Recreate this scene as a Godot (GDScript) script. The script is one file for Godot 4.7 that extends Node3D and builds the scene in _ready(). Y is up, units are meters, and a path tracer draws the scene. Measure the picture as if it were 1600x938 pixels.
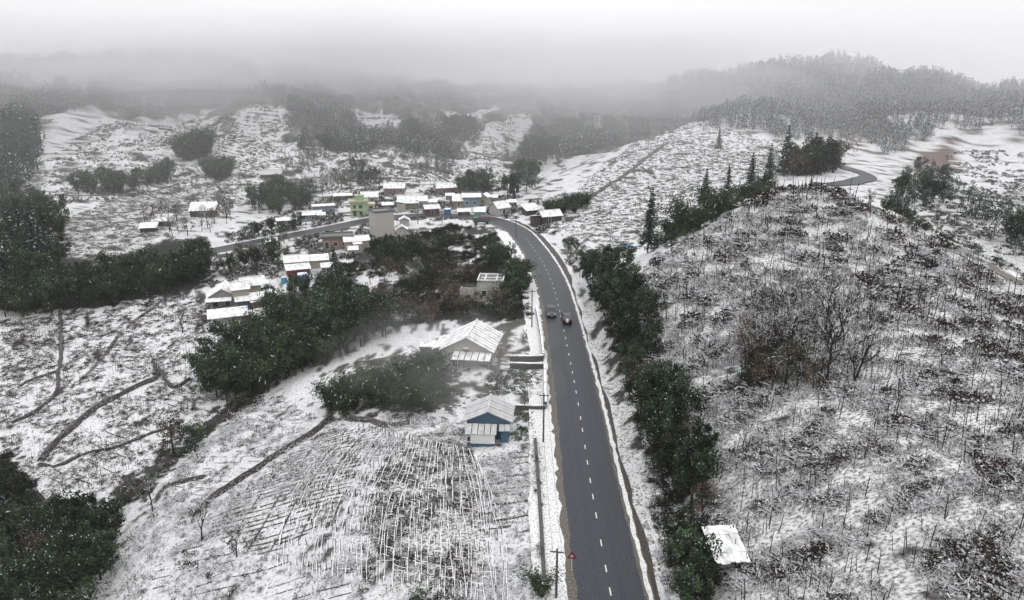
extends Node3D
# A snowed-in mountain valley from the air: a wet road past scattered farmhouses to a village, terraced fields,
# dark thickets, a brush-covered hill on the right and cloud lying on the mountains behind. 1 unit = 1 m, the road is at y = 0.

const F := 1130.0                      # focal length of the surveyed photograph, in its pixels (1600 x 938)
const EYE := Vector3(0, 45.5, 0)
var cp := cos(atan(351.0 / 1130.0))
var sp := sin(atan(351.0 / 1130.0))
var rng := RandomNumberGenerator.new()

# ------------------------------------------------------------------ terrain data
const GX0 := -660.0
const GZ0 := -1120.0
const CS := 2.5
var gw := 0
var gh := 0
var grid := PackedFloat32Array()
var ctl := PackedVector3Array()
var cover := PackedFloat32Array()      # how much of the ground is bare of snow
var kindmap := PackedByteArray()       # 0 field snow, 1 brush, 2 forest floor
var tint := PackedColorArray()
var nz := FastNoiseLite.new()
var nz2 := FastNoiseLite.new()
var nz3 := FastNoiseLite.new()
var nz4 := FastNoiseLite.new()
var road_cells := {}

func survey(u: float, v: float, t: float) -> Vector3:
	var d := (v - 469.0) / F
	return Vector3((u - 800.0) / F * t, EYE.y - t * (sp + d * cp), -t * (cp - d * sp))

func control_points() -> void:
	var vh := [[955,938,0],[925,760,0],[893,590,0],[868,490,0],[820,390,0],[750,348,0],[640,342,-.5],[560,352,-1.5],[480,375,-3],[400,395,-5],[330,415,-6],
		[800,860,-.8],[700,720,-1.0],[730,560,-.5],[770,450,-1],[620,900,-3],[560,760,-4],[480,700,-6],[450,850,-7],[330,900,-11],[300,760,-11],[200,900,-15],
		[200,790,-16],[110,880,-19],[20,930,-21],[290,700,-14],[380,625,-12],[450,585,-10],[560,640,-4],
		[60,800,-17],[60,700,-15.5],[150,650,-14],[250,620,-12.5],[30,600,-13],[100,520,-11],[250,480,-9],[330,520,-9.5],[300,440,-7],
		[370,460,-6],[470,420,-4],[480,500,-9],[600,460,-6],[700,430,-4],[650,380,-4],[560,430,-5],[0,470,-8],[150,440,-7],[320,410,-6.5],
		[120,370,-4],[250,340,-3],[330,340,-3],[250,280,0],[380,290,-1],[420,330,-3.5],[40,300,0]]
	var vt := [[150,230,370],[150,180,440],[150,126,525],[0,230,360],[0,150,460],[0,114,530],[300,190,440],[300,130,525],[280,106,600],[400,165,440],[400,136,520],[430,240,370],[560,220,400],[560,166,500],[560,136,600],[680,170,480],[750,180,490],[700,240,400],[740,280,345],[800,210,440],[800,168,545],[780,150,640],[880,180,500],[950,162,555],[1000,150,640],[640,290,310],[700,300,290],
		[830,280,330],[780,290,310],[820,330,245],[900,310,262],[950,300,262],[1030,207,370],[960,245,320],[1150,235,340],[1100,290,270],[1040,340,225],[1200,240,330],[1000,390,180],[930,420,172],[900,240,430],
		[985,445,130],[1080,370,140],[1160,325,145],[1240,283,150],[1340,310,150],[1450,362,145],[1600,440,118],[1100,480,110],[1100,600,88],[1020,600,100],[1200,560,92],[1200,420,118],[1300,800,62],[1130,860,68],[1040,800,78],[1100,700,82],[1200,700,73],[1300,600,82],[1500,600,78],[1580,900,50],[1400,900,54],[1250,930,60],[1450,720,65],[1300,450,108],[1300,380,127],[1450,480,105],[1600,700,62],[1600,560,82],
		[1310,275,255],[1250,265,270],[1380,270,280],[1500,330,215],[1590,380,180],[1450,300,260],[1560,250,340],[1450,245,340],[1380,215,360],[1250,200,380],[1180,190,390],[1060,200,405],[1300,150,440],[1300,108,500],[1180,120,500],[1100,146,505],[1400,122,490],[1480,146,460],[1580,150,445],[1580,200,375]]
	var th := [[860,340,-2],[920,400,0],[980,460,6],[1080,170,8],[1160,190,7],[1240,200,10],[1340,190,10],[1450,180,5],[1600,150,4],[1300,640,25],[1500,600,15],[1100,660,25],[1600,560,15],[150,780,45],[450,780,30],[650,820,20],[850,820,15],[0,780,40],
		[960,50,0],[700,50,-3],[300,50,-18],[1300,40,12],[1800,60,16],[-100,80,-20],[-200,200,-10],[-200,400,5]]
	for a in vh:
		ctl.append(survey(a[0], a[1], (EYE.y - a[2]) * F / cp / (a[1] - 118.0)))
	for a in vt:
		ctl.append(survey(a[0], a[1], a[2]))
	for a in th:
		var d: float = ((EYE.y - a[2]) / a[1] - sp) / cp
		ctl.append(survey(a[0], 469.0 + d * F, a[1]))

func solve_heights() -> void:
	control_points()
	var n := ctl.size()
	var m := n + 3
	var a: Array[PackedFloat64Array] = []
	for i in m:
		var row := PackedFloat64Array()
		row.resize(m + 1)
		if i < n:
			for j in n:
				var dx := ctl[i].x - ctl[j].x
				var dz := ctl[i].z - ctl[j].z
				row[j] = -sqrt(dx * dx + dz * dz + 324.0) + (2.0 if i == j else 0.0)
			row[n] = 1.0; row[n + 1] = ctl[i].x; row[n + 2] = ctl[i].z; row[m] = ctl[i].y
		else:
			for j in n:
				row[j] = 1.0 if i == n else (ctl[j].x if i == n + 1 else ctl[j].z)
		a.append(row)
	for c in m:
		var best := c
		for r in range(c + 1, m):
			if absf(a[r][c]) > absf(a[best][c]):
				best = r
		var tmp := a[c]; a[c] = a[best]; a[best] = tmp
		var pr := a[c]
		var inv := 1.0 / pr[c]
		for r in range(c + 1, m):
			var rr := a[r]
			var k := rr[c] * inv
			if k == 0.0:
				continue
			for j in range(c, m + 1):
				rr[j] -= k * pr[j]
			a[r] = rr
	var w := PackedFloat64Array()
	w.resize(m)
	for i in range(m - 1, -1, -1):
		var s := a[i][m]
		for j in range(i + 1, m):
			s -= a[i][j] * w[j]
		w[i] = s / a[i][i]
	# coarse evaluation every 10 m, then cubic refinement to CS
	var cw := 133
	var ch := 110
	var coarse := PackedFloat32Array()
	coarse.resize(cw * ch)
	for j in ch:
		var z := GZ0 + j * 10.0
		for i in cw:
			var x := GX0 + i * 10.0
			var o := w[n] + w[n + 1] * x + w[n + 2] * z
			for k in n:
				var q := ctl[k]
				o -= w[k] * sqrt((x - q.x) * (x - q.x) + (z - q.z) * (z - q.z) + 324.0)
			coarse[j * cw + i] = o
	gw = (cw - 1) * 4 + 1
	gh = (ch - 1) * 4 + 1
	var half := PackedFloat32Array()
	half.resize(gw * ch)
	for j in ch:
		for i in gw:
			var b := i / 4
			var f := (i % 4) / 4.0
			var r := j * cw
			half[j * gw + i] = cubic_interpolate(coarse[r + b], coarse[r + mini(b + 1, cw - 1)], coarse[r + maxi(b - 1, 0)], coarse[r + mini(b + 2, cw - 1)], f)
	grid.resize(gw * gh)
	nz.seed = 7; nz.frequency = 1.0 / 70.0; nz.fractal_octaves = 3
	nz2.seed = 11; nz2.frequency = 1.0 / 17.0; nz2.fractal_octaves = 3
	nz4.seed = 23; nz4.frequency = 1.0 / 6.5; nz4.fractal_octaves = 4
	nz3.seed = 19; nz3.frequency = 1.0 / 3.2; nz3.fractal_octaves = 3
	for j in gh:
		var b := j / 4
		var f := (j % 4) / 4.0
		var z := GZ0 + j * CS
		for i in gw:
			var x := GX0 + i * CS
			var h := cubic_interpolate(half[b * gw + i], half[mini(b + 1, ch - 1) * gw + i], half[maxi(b - 1, 0) * gw + i], half[mini(b + 2, ch - 1) * gw + i], f)
			var far := clampf((-z - 330.0) / 200.0, 0.0, 1.0)
			h += nz.get_noise_2d(x, z) * (0.9 + far * 13.0) + nz2.get_noise_2d(x, z) * (0.5 + far * 2.0)
			grid[j * gw + i] = h
	cover.resize(gw * gh)
	cover.fill(0.3)
	kindmap.resize(gw * gh)
	tint.resize(gw * gh)
	tint.fill(Color(0.07, 0.062, 0.055))

func ground(x: float, z: float) -> float:
	var fx := clampf((x - GX0) / CS, 0.0, gw - 1.001)
	var fz := clampf((z - GZ0) / CS, 0.0, gh - 1.001)
	var i := int(fx)
	var j := int(fz)
	var a := fx - i
	var b := fz - j
	var k := j * gw + i
	return (grid[k] * (1.0 - a) + grid[k + 1] * a) * (1.0 - b) + (grid[k + gw] * (1.0 - a) + grid[k + gw + 1] * a) * b

func on(x: float, z: float, lift := 0.0) -> Vector3:
	return Vector3(x, ground(x, z) + lift, z)

# the point of the hillside that was surveyed at this place of the photograph
func spot(u: float, v: float) -> Vector3:
	var d := (v - 469.0) / F
	var dir := Vector3((u - 800.0) / F, -(sp + d * cp), -(cp - d * sp))
	var t := 38.0
	while t < 1050.0:
		var p := EYE + dir * t
		if p.y < ground(p.x, p.z):
			var lo := t / 1.006
			var hi := t
			for k in 8:
				var mid := (lo + hi) * 0.5
				var q := EYE + dir * mid
				if q.y < ground(q.x, q.z):
					hi = mid
				else:
					lo = mid
			var e := EYE + dir * hi
			return on(e.x, e.z)
		t *= 1.006
	var g := EYE + dir * 900.0
	return on(g.x, g.z)

func outline(px: Array) -> PackedVector2Array:
	var out := PackedVector2Array()
	for a in px:
		var p := spot(a[0], a[1])
		out.append(Vector2(p.x, p.z))
	return out

func trail(px: Array, lift := 0.0) -> PackedVector3Array:
	var c := Curve3D.new()
	var pts: Array[Vector3] = []
	for a in px:
		pts.append(spot(a[0], a[1]))
	return smooth(pts, lift)

func smooth(pts: Array[Vector3], lift := 0.0, step := 1.0) -> PackedVector3Array:
	var out := PackedVector3Array()
	for i in pts.size() - 1:
		var p0 := pts[maxi(i - 1, 0)]
		var p3 := pts[mini(i + 2, pts.size() - 1)]
		var n := maxi(2, int(pts[i].distance_to(pts[i + 1]) / step))
		for k in n:
			var q := pts[i].cubic_interpolate(pts[i + 1], p0, p3, float(k) / n)
			out.append(on(q.x, q.z, lift))
	out.append(on(pts[-1].x, pts[-1].z, lift))
	return out

# rolls the covering of the ground inside an outline: how bare, what colour, what sort
func lay(poly: PackedVector2Array, bare: float, color: Color, sort := -1, soft := 0.0) -> void:
	var lo := Vector2(1e9, 1e9)
	var hi := -lo
	for p in poly:
		lo = lo.min(p)
		hi = hi.max(p)
	for j in range(maxi(0, int((lo.y - GZ0) / CS)), mini(gh - 1, int((hi.y - GZ0) / CS) + 1) + 1):
		for i in range(maxi(0, int((lo.x - GX0) / CS)), mini(gw - 1, int((hi.x - GX0) / CS) + 1) + 1):
			var p := Vector2(GX0 + i * CS, GZ0 + j * CS)
			if Geometry2D.is_point_in_polygon(p, poly):
				var k := j * gw + i
				cover[k] = bare
				tint[k] = color
				if sort >= 0:
					kindmap[k] = sort

# levels the ground along a line to given heights
func grade(pts: PackedVector3Array, flat: float, fade: float) -> void:
	var lo := Vector3(1e9, 0, 1e9)
	var hi := -lo
	for p in pts:
		lo = lo.min(p)
		hi = hi.max(p)
	var reach := flat + fade
	for j in range(maxi(0, int((lo.z - reach - GZ0) / CS)), mini(gh - 1, int((hi.z + reach - GZ0) / CS) + 1) + 1):
		for i in range(maxi(0, int((lo.x - reach - GX0) / CS)), mini(gw - 1, int((hi.x + reach - GX0) / CS) + 1) + 1):
			var x := GX0 + i * CS
			var z := GZ0 + j * CS
			var best := 1e9
			var h := 0.0
			for k in pts.size():
				var d := (pts[k].x - x) * (pts[k].x - x) + (pts[k].z - z) * (pts[k].z - z)
				if d < best:
					best = d
					h = pts[k].y
			best = sqrt(best)
			if best < reach:
				var s := 1.0 - smoothstep(flat, reach, best)
				grid[j * gw + i] = lerpf(grid[j * gw + i], h, s)

# ------------------------------------------------------------------ mesh tools
class Shape:
	var v := PackedVector3Array()
	var f := PackedInt32Array()
	var c := PackedColorArray()
	var ink := Color.WHITE
	func tri(a: Vector3, b: Vector3, d: Vector3) -> void:
		var k := v.size()
		v.append(a); v.append(b); v.append(d)
		c.append(ink); c.append(ink); c.append(ink)
		f.append(k); f.append(k + 1); f.append(k + 2)
	func quad(a: Vector3, b: Vector3, d: Vector3, e: Vector3) -> void:
		var k := v.size()
		v.append(a); v.append(b); v.append(d); v.append(e)
		for i in 4:
			c.append(ink)
		f.append(k); f.append(k + 1); f.append(k + 2); f.append(k); f.append(k + 2); f.append(k + 3)
	func box(at: Vector3, size: Vector3, turn := Basis.IDENTITY) -> void:
		var x := turn.x * size.x * 0.5
		var y := turn.y * size.y * 0.5
		var z := turn.z * size.z * 0.5
		hexa([at - x - y - z, at + x - y - z, at + x - y + z, at - x - y + z], [at - x + y - z, at + x + y - z, at + x + y + z, at - x + y + z])
	func hexa(lo: Array, hi: Array) -> void:
		quad(lo[3], lo[2], lo[1], lo[0])
		quad(hi[0], hi[1], hi[2], hi[3])
		for i in 4:
			var j := (i + 1) % 4
			quad(lo[i], lo[j], hi[j], hi[i])
	# a slab: four corners of its top, and a thickness downwards
	func slab(p: Array, thick: float) -> void:
		var lo := []
		for q in p:
			lo.append(q - Vector3(0, thick, 0))
		hexa(lo, p)
	func rod(a: Vector3, b: Vector3, ra: float, rb: float, sides := 4) -> void:
		var d := (b - a).normalized()
		var s := d.cross(Vector3.UP if absf(d.y) < 0.9 else Vector3.RIGHT).normalized()
		var t := d.cross(s)
		for i in sides:
			var p := TAU * i / sides
			var q := TAU * (i + 1) / sides
			var n := s * cos(p) + t * sin(p)
			var m := s * cos(q) + t * sin(q)
			quad(a + n * ra, a + m * ra, b + m * rb, b + n * rb)
		if sides >= 5:
			for i in sides:
				var p := TAU * i / sides
				var q := TAU * (i + 1) / sides
				tri(b, b + (s * cos(p) + t * sin(p)) * rb, b + (s * cos(q) + t * sin(q)) * rb)
	func prism(profile: Array, at: Callable, n: int) -> void:
		# sweeps a closed profile (Vector2) through n frames given by at(i) -> Transform3D
		var m := profile.size()
		for i in n - 1:
			var a: Transform3D = at.call(i)
			var b: Transform3D = at.call(i + 1)
			for k in m:
				var p: Vector2 = profile[k]
				var q: Vector2 = profile[(k + 1) % m]
				quad(a * Vector3(p.x, p.y, 0), a * Vector3(q.x, q.y, 0), b * Vector3(q.x, q.y, 0), b * Vector3(p.x, p.y, 0))
	func mesh(material: Material = null) -> ArrayMesh:
		var arr := []
		arr.resize(Mesh.ARRAY_MAX)
		arr[Mesh.ARRAY_VERTEX] = v
		arr[Mesh.ARRAY_INDEX] = f
		arr[Mesh.ARRAY_COLOR] = c
		var m := ArrayMesh.new()
		m.add_surface_from_arrays(Mesh.PRIMITIVE_TRIANGLES, arr)
		if material:
			m.surface_set_material(0, material)
		return m

var used := {}
func numbered(called: String) -> String:
	var n: int = used.get(called, -1) + 1
	used[called] = n
	return called if n == 0 else "%s_%03d" % [called, n]

func tag(o: Node, label: String, category: String, group := "", kind := "") -> Node:
	o.set_meta("label", label)
	if category:
		o.set_meta("category", category)
	if group:
		o.set_meta("group", group)
	if kind:
		o.set_meta("kind", kind)
	return o

func thing(called: String, at: Vector3, turn: float, label: String, category: String, group := "") -> Node3D:
	var o := Node3D.new()
	o.name = numbered(called)
	add_child(o)
	o.position = at
	o.rotation.y = turn
	tag(o, label, category, group)
	return o

func piece(called: String, m: Mesh, parent: Node, material: Material = null) -> MeshInstance3D:
	var o := MeshInstance3D.new()
	o.name = numbered(called) if parent == self else called
	o.mesh = m
	if material:
		o.material_override = material
	parent.add_child(o, true)
	return o

func structure(called: String, m: Mesh, label := "", parent: Node = self) -> MeshInstance3D:
	var o := piece(called, m, parent)
	if parent == self:
		o.set_meta("kind", "structure")
		if label:
			o.set_meta("label", label)
	return o

func stuff(called: String, m: Mesh, at: Array[Transform3D], label: String, category: String) -> void:
	var mm := MultiMesh.new()
	mm.transform_format = MultiMesh.TRANSFORM_3D
	mm.mesh = m
	mm.instance_count = at.size()
	for i in at.size():
		mm.set_instance_transform(i, at[i])
	var o := MultiMeshInstance3D.new()
	o.name = numbered(called)
	o.multimesh = mm
	add_child(o)
	tag(o, label, category, "", "stuff")

# ------------------------------------------------------------------ materials
var mats := {}
func lin(r: float, g: float, b: float) -> Color:
	return Color(r, g, b).linear_to_srgb()

func plain(key: String, r: float, g: float, b: float, rough := 0.85) -> StandardMaterial3D:
	if not mats.has(key):
		var m := StandardMaterial3D.new()
		m.albedo_color = lin(r, g, b)
		m.roughness = rough
		mats[key] = m
	return mats[key]

func noise_image(kind: int, seed_: int, freq: float, octaves: int, stops: Array, size := 1024) -> NoiseTexture2D:
	var n := FastNoiseLite.new()
	n.noise_type = kind as FastNoiseLite.NoiseType
	n.seed = seed_
	n.frequency = freq
	n.fractal_octaves = octaves
	n.fractal_gain = 0.62
	var g := Gradient.new()
	var o := PackedFloat32Array()
	var c := PackedColorArray()
	for s in stops:
		o.append(s[0])
		c.append(lin(s[1], s[2], s[3]))
	g.offsets = o
	g.colors = c
	var t := NoiseTexture2D.new()
	t.width = size
	t.height = size
	t.seamless = true
	t.noise = n
	t.color_ramp = g
	return t

func textured(key: String, tex: Texture2D, metres: float, rough := 0.9, tex2: Texture2D = null, metres2 := 1.0) -> StandardMaterial3D:
	if not mats.has(key):
		var m := StandardMaterial3D.new()
		m.vertex_color_use_as_albedo = true
		m.albedo_texture = tex
		m.roughness = rough
		m.uv1_triplanar = true
		m.uv1_world_triplanar = true
		m.uv1_scale = Vector3.ONE / metres
		if tex2:
			m.detail_enabled = true
			m.detail_albedo = tex2
			m.detail_blend_mode = BaseMaterial3D.BLEND_MODE_MUL
			m.detail_uv_layer = BaseMaterial3D.DETAIL_UV_2
			m.uv2_triplanar = true
			m.uv2_world_triplanar = true
			m.uv2_scale = Vector3.ONE / metres2
		mats[key] = m
	return mats[key]

func tinted(key: String, rough := 0.8, back := 0.0) -> StandardMaterial3D:
	if not mats.has(key):
		var m := StandardMaterial3D.new()
		m.vertex_color_use_as_albedo = true
		m.roughness = rough
		m.metallic_specular = 0.2
		if back > 0.0:
			m.backlight_enabled = true
			m.backlight = Color(back, back, back)
		mats[key] = m
	return mats[key]

# ------------------------------------------------------------------ plants
func leaf(s: Shape, at: Vector3, size: float, long: float, dir: Vector3, ink: Color) -> void:
	s.ink = ink
	var d := dir.normalized()
	var side := d.cross(Vector3(rng.randf_range(-1, 1), rng.randf_range(-1, 1), rng.randf_range(-1, 1))).normalized() * size * 0.5
	var e := d * long * 0.5
	s.quad(at - e, at + side, at + e, at - side)

func unit() -> Vector3:
	var y := rng.randf_range(-1, 1)
	var a := rng.randf_range(0, TAU)
	var r := sqrt(1.0 - y * y)
	return Vector3(r * cos(a), y, r * sin(a))

func green(kind: int) -> Color:
	var k := rng.randf_range(0.55, 1.5)
	match kind:
		0: return Color(0.018, 0.028, 0.015) * k          # dark evergreen
		1: return Color(0.028, 0.040, 0.019) * k          # bamboo, yellower
		2: return Color(0.045, 0.040, 0.026) * k          # withered brown green
		3: return Color(0.022, 0.034, 0.027) * k          # bluish conifer
	return Color(0.045, 0.03, 0.024) * k                  # dry red brown

func leafy_crown(r: Vector3, mid: float, n: int, size: float, kind: int, snow: float, tone := 1.0) -> Shape:
	var s := Shape.new()
	var clumps := []
	for i in 22:
		var q := unit() * rng.randf_range(0.45, 1.0)
		clumps.append([Vector3(q.x * r.x, mid + q.y * r.y, q.z * r.z), rng.randf_range(0.2, 0.36), rng.randf_range(0.45, 1.7)])
	for i in n:
		var c: Array = clumps[rng.randi() % 22]
		var w := unit() * pow(rng.randf(), 0.4)
		var p: Vector3 = c[0] + Vector3(w.x * r.x, w.y * r.y, w.z * r.z) * c[1]
		if p.y < 0.0:
			p.y = rng.randf() * 0.3
		var ink: Color = green(kind) * c[2] * tone
		if rng.randf() < snow * (0.4 + 0.9 * clampf((p.y - mid) / r.y, 0.0, 1.0)):
			ink = Color(0.4, 0.405, 0.42)
		var fit := .62 if ink.r > .3 else 1.0
		leaf(s, p, size * fit * rng.randf_range(0.5, 1.0), size * fit * rng.randf_range(0.8, 1.6), unit() + Vector3(0, -0.3, 0), ink)
	return s

func bamboo_crown(h: float, n: int, kind: int, snow: float) -> Shape:
	var s := Shape.new()
	for i in n:
		var a := rng.randf_range(0, TAU)
		var out := Vector3(cos(a), 0, sin(a))
		var base := out * rng.randf_range(0.1, 1.2)
		var top := rng.randf_range(0.65, 1.05) * h
		var lean := rng.randf_range(0.12, 0.5) * h
		var prev := base
		for k in 16:
			var f := (k + 1) / 16.0
			var p := base + out * lean * f * f * f + Vector3.UP * top * (f - 0.28 * f * f * f)
			if k % 2 == 1:
				s.ink = Color(0.05, 0.06, 0.03)
				s.rod(prev, p, 0.045 * (1.05 - f), 0.04 * (1.0 - f) + 0.006, 3)
				prev = p
			if f > 0.22:
				for m in 4:
					var q := p + unit() * 0.5 * (0.5 + f)
					var ink := green(kind)
					if rng.randf() < snow * f:
						ink = Color(0.4, 0.405, 0.42)
					leaf(s, q, 0.16, rng.randf_range(0.5, 0.95), out * 0.7 + Vector3(rng.randf_range(-.6, .6), rng.randf_range(-1.1, 0.3), rng.randf_range(-.6, .6)), ink)
	return s

func conifer_crown(h: float, wide: float, snow: float) -> Shape:
	var s := Shape.new()
	var y := h * 0.2
	while y < h:
		var f := (y / h - 0.2) / 0.8
		var r := wide * (1.0 - f) * rng.randf_range(0.75, 1.1) + 0.12
		var n := int(5 + r * 4)
		var a0 := rng.randf_range(0, TAU)
		for k in n:
			var a := a0 + TAU * k / n + rng.randf_range(-.25, .25)
			var d := Vector3(cos(a), 0, sin(a))
			var l := r * rng.randf_range(0.6, 1.1)
			for m in int(2 + l * 3.0):
				var g := (m + 0.6) / (2 + l * 3.0)
				var p := d * l * g + Vector3(0, y + (0.25 - 0.5 * g) * l * 0.6, 0) + unit() * 0.14
				var ink := green(3)
				if rng.randf() < snow:
					ink = Color(0.4, 0.405, 0.42)
				leaf(s, p, 0.34, rng.randf_range(0.5, 0.8), d + Vector3(rng.randf_range(-.7, .7), rng.randf_range(-.6, .1), rng.randf_range(-.7, .7)), ink)
		y += h * 0.035 + 0.1
	return s

func trunk_shape(h: float, r: float, ink: Color) -> Shape:
	var s := Shape.new()
	s.ink = ink
	var p := Vector3(0, -0.5, 0)
	for k in 4:
		var q := Vector3(rng.randf_range(-.12, .12) * k, h * (k + 1) / 4.0, rng.randf_range(-.12, .12) * k)
		s.rod(p, q, r * (1.0 - k * 0.2), r * (0.8 - k * 0.2) + 0.01, 6)
		p = q
	for k in 5:
		var b := Vector3(0, h * rng.randf_range(0.45, 0.9), 0)
		var d := unit()
		d.y = absf(d.y) + 0.4
		s.rod(b, b + d.normalized() * h * 0.3, r * 0.4, 0.02, 4)
	return s

func branch(s: Shape, t: Shape, at: Vector3, dir: Vector3, length: float, r: float, depth: int, snow: float) -> void:
	var p := at
	var d := dir
	for k in 3:
		d = (d + unit() * 0.18 + Vector3(0, 0.05, 0)).normalized()
		var q := p + d * length / 3.0
		var into := s if depth > 1 else t
		into.ink = Color(0.02, 0.017, 0.016) if depth > 1 or rng.randf() > snow else Color(0.46, 0.465, 0.48)
		into.rod(p, q, r * (1.0 - k * 0.22), r * (0.78 - k * 0.22), 5 if depth > 2 else 3)
		p = q
		if depth > 0 and k > 0:
			for m in 2:
				var w := (d + unit() * 0.85).normalized()
				branch(s, t, p, w, length * rng.randf_range(0.5, 0.72), r * 0.5, depth - 1, snow)
	if depth > 0:
		branch(s, t, p, (d + unit() * 0.4).normalized(), length * 0.62, r * 0.45, depth - 1, snow)

func bare_tree(h: float, snow: float) -> Array:
	var s := Shape.new()
	var t := Shape.new()
	branch(s, t, Vector3(0, -0.4, 0), Vector3(rng.randf_range(-.15, .15), 1, rng.randf_range(-.15, .15)).normalized(), h * 0.42, h * 0.02, 3, snow)
	return [s, t]

var protos := {}
func grow_prototypes() -> void:
	var m := tinted("leaf", 0.75, 0.15)
	var bark := tinted("bark", 0.9)
	var tones := [1.0, .62, 1.35, .8, 1.7, 1.1]
	for i in 6:
		var t: float = tones[i]
		var tr := trunk_shape(5.0, 0.16, Color(0.035, 0.028, 0.022)).mesh(bark)
		protos["broad%d" % i] = [tr, leafy_crown(Vector3(rng.randf_range(1.7, 2.7), rng.randf_range(2.5, 3.4), rng.randf_range(1.7, 2.7)), 4.4, 1900, 0.26, 0, [.03, .02, .06, .09, .03, .05][i], t).mesh(m)]
		protos["withered%d" % i] = [tr, leafy_crown(Vector3(2.4, 2.4, 2.4), 3.4, 900, 0.2, [2, 4, 2, 1, 4, 2][i], 0.12, t).mesh(m)]
		protos["snowy%d" % i] = [tr, leafy_crown(Vector3(2.2, 3.0, 2.2), 4.0, 1100, 0.26, 3, 0.3, t).mesh(m)]
		protos["bush%d" % i] = [trunk_shape(1.4, 0.07, Color(0.035, 0.028, 0.022)).mesh(bark), leafy_crown(Vector3(1.7, 1.35, 1.7), 1.2, 800, 0.19, [0, 0, 1, 2, 0, 3][i], 0.08, t).mesh(m)]
		protos["bamboo%d" % i] = [trunk_shape(1.0, 0.1, Color(0.04, 0.045, 0.025)).mesh(bark), bamboo_crown(7.5, 30, [1, 0, 1, 1, 0, 1][i], 0.012).mesh(m)]
		protos["conifer%d" % i] = [trunk_shape(11.0, 0.16, Color(0.03, 0.026, 0.024)).mesh(bark), conifer_crown(12.0, 2.3, 0.1).mesh(m)]
		var b := bare_tree(7.0, 0.35)
		protos["bare%d" % i] = [b[0].mesh(bark), b[1].mesh(bark)]

func plant(called: String, sort: String, p: Vector3, size: float, label: String, category: String, group := "", parts := true) -> Node3D:
	var pr: Array = protos[sort + str(rng.randi() % 6)]
	var o := thing(called, p, rng.randf_range(0, TAU), label, category, group)
	o.scale = Vector3(size * rng.randf_range(.88, 1.15), size, size * rng.randf_range(.88, 1.15))
	piece("trunk", pr[0], o)
	piece("crown", pr[1], o)
	return o

const LOOKS := {"broad": "leafy", "bush": "low", "withered": "withered", "bamboo": "feathery", "conifer": "pointed", "bare": "leafless", "snowy": "whitened"}
# says which member of a stand this is, as far as it can be told apart
func member(label: String, sort: String, q: Vector2, mid: Vector2) -> String:
	var away := q.length() > mid.length()
	var left := q.x / -q.y < mid.x / -mid.y
	var out := "%s %s, %s %s part" % [LOOKS[sort], label, "rear" if away else "front", "left" if left else "right"]
	return out if out.split(" ").size() <= 16 else "%s, %s %s" % [label, "rear" if away else "front", "left" if left else "right"]

func stand(px: Array, n: int, sorts: Array, lo: float, hi: float, called: String, label: String, category: String, gap := 1.6) -> void:
	var poly := outline(px)
	var a := Vector2(1e9, 1e9)
	var b := -a
	for p in poly:
		a = a.min(p)
		b = b.max(p)
	var mid := Vector2.ZERO
	for p in poly:
		mid += p / poly.size()
	var placed: Array[Vector2] = []
	var tries := 0
	while placed.size() < n and tries < n * 30:
		tries += 1
		var q := Vector2(rng.randf_range(a.x, b.x), rng.randf_range(a.y, b.y))
		if not Geometry2D.is_point_in_polygon(q, poly) or road_cells.has(Vector2i(roundi(q.x), roundi(q.y))):
			continue
		var ok := true
		for r in placed:
			if r.distance_squared_to(q) < gap * gap:
				ok = false
				break
		if not ok:
			continue
		placed.append(q)
		var sort: String = sorts[rng.randi() % sorts.size()]
		plant(called, sort, on(q.x, q.y, -0.15), rng.randf_range(lo, hi), member(label, sort, q, mid), category, label)

func along(px: Array, every: float, spread: float, sorts: Array, lo: float, hi: float, called: String, label: String, category: String) -> void:
	var line := trail(px)
	var d := 0.0
	for i in line.size() - 1:
		d += line[i].distance_to(line[i + 1])
		if d > every:
			d = rng.randf_range(-0.4, 0.1) * every
			plant(called, sorts[rng.randi() % sorts.size()], on(line[i].x + rng.randf_range(-1, 1) * spread, line[i].z + rng.randf_range(-1, 1) * spread, -0.15), rng.randf_range(lo, hi), label, category, label)

# ------------------------------------------------------------------ ground growth (nobody could count it)
func tuft(n: int, tall: float, wide: float, spread: float, white: float, dark: Color) -> Shape:
	var s := Shape.new()
	for i in n:
		var b := Vector3(rng.randf_range(-1, 1) * spread, -0.05, rng.randf_range(-1, 1) * spread)
		var snowy := rng.randf() < white
		s.ink = Color(0.49, 0.492, 0.505) * rng.randf_range(.8, 1.05) if snowy else dark * rng.randf_range(0.5, 1.6)
		var a := rng.randf_range(0, TAU)
		var d := Vector3(cos(a), 0, sin(a))
		var l := tall * rng.randf_range(0.5, 1.1)
		var side := Vector3(-d.z, 0, d.x) * wide * (1.5 if snowy else 1.0)
		var mid := b + Vector3(0, l * 0.62, 0) + d * l * 0.25
		var tip := b + Vector3(0, l * (0.55 if snowy else 0.95), 0) + d * l * 0.75
		s.quad(b - side, b + side, mid + side, mid - side)
		s.tri(mid - side, mid + side, tip)
	return s

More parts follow.
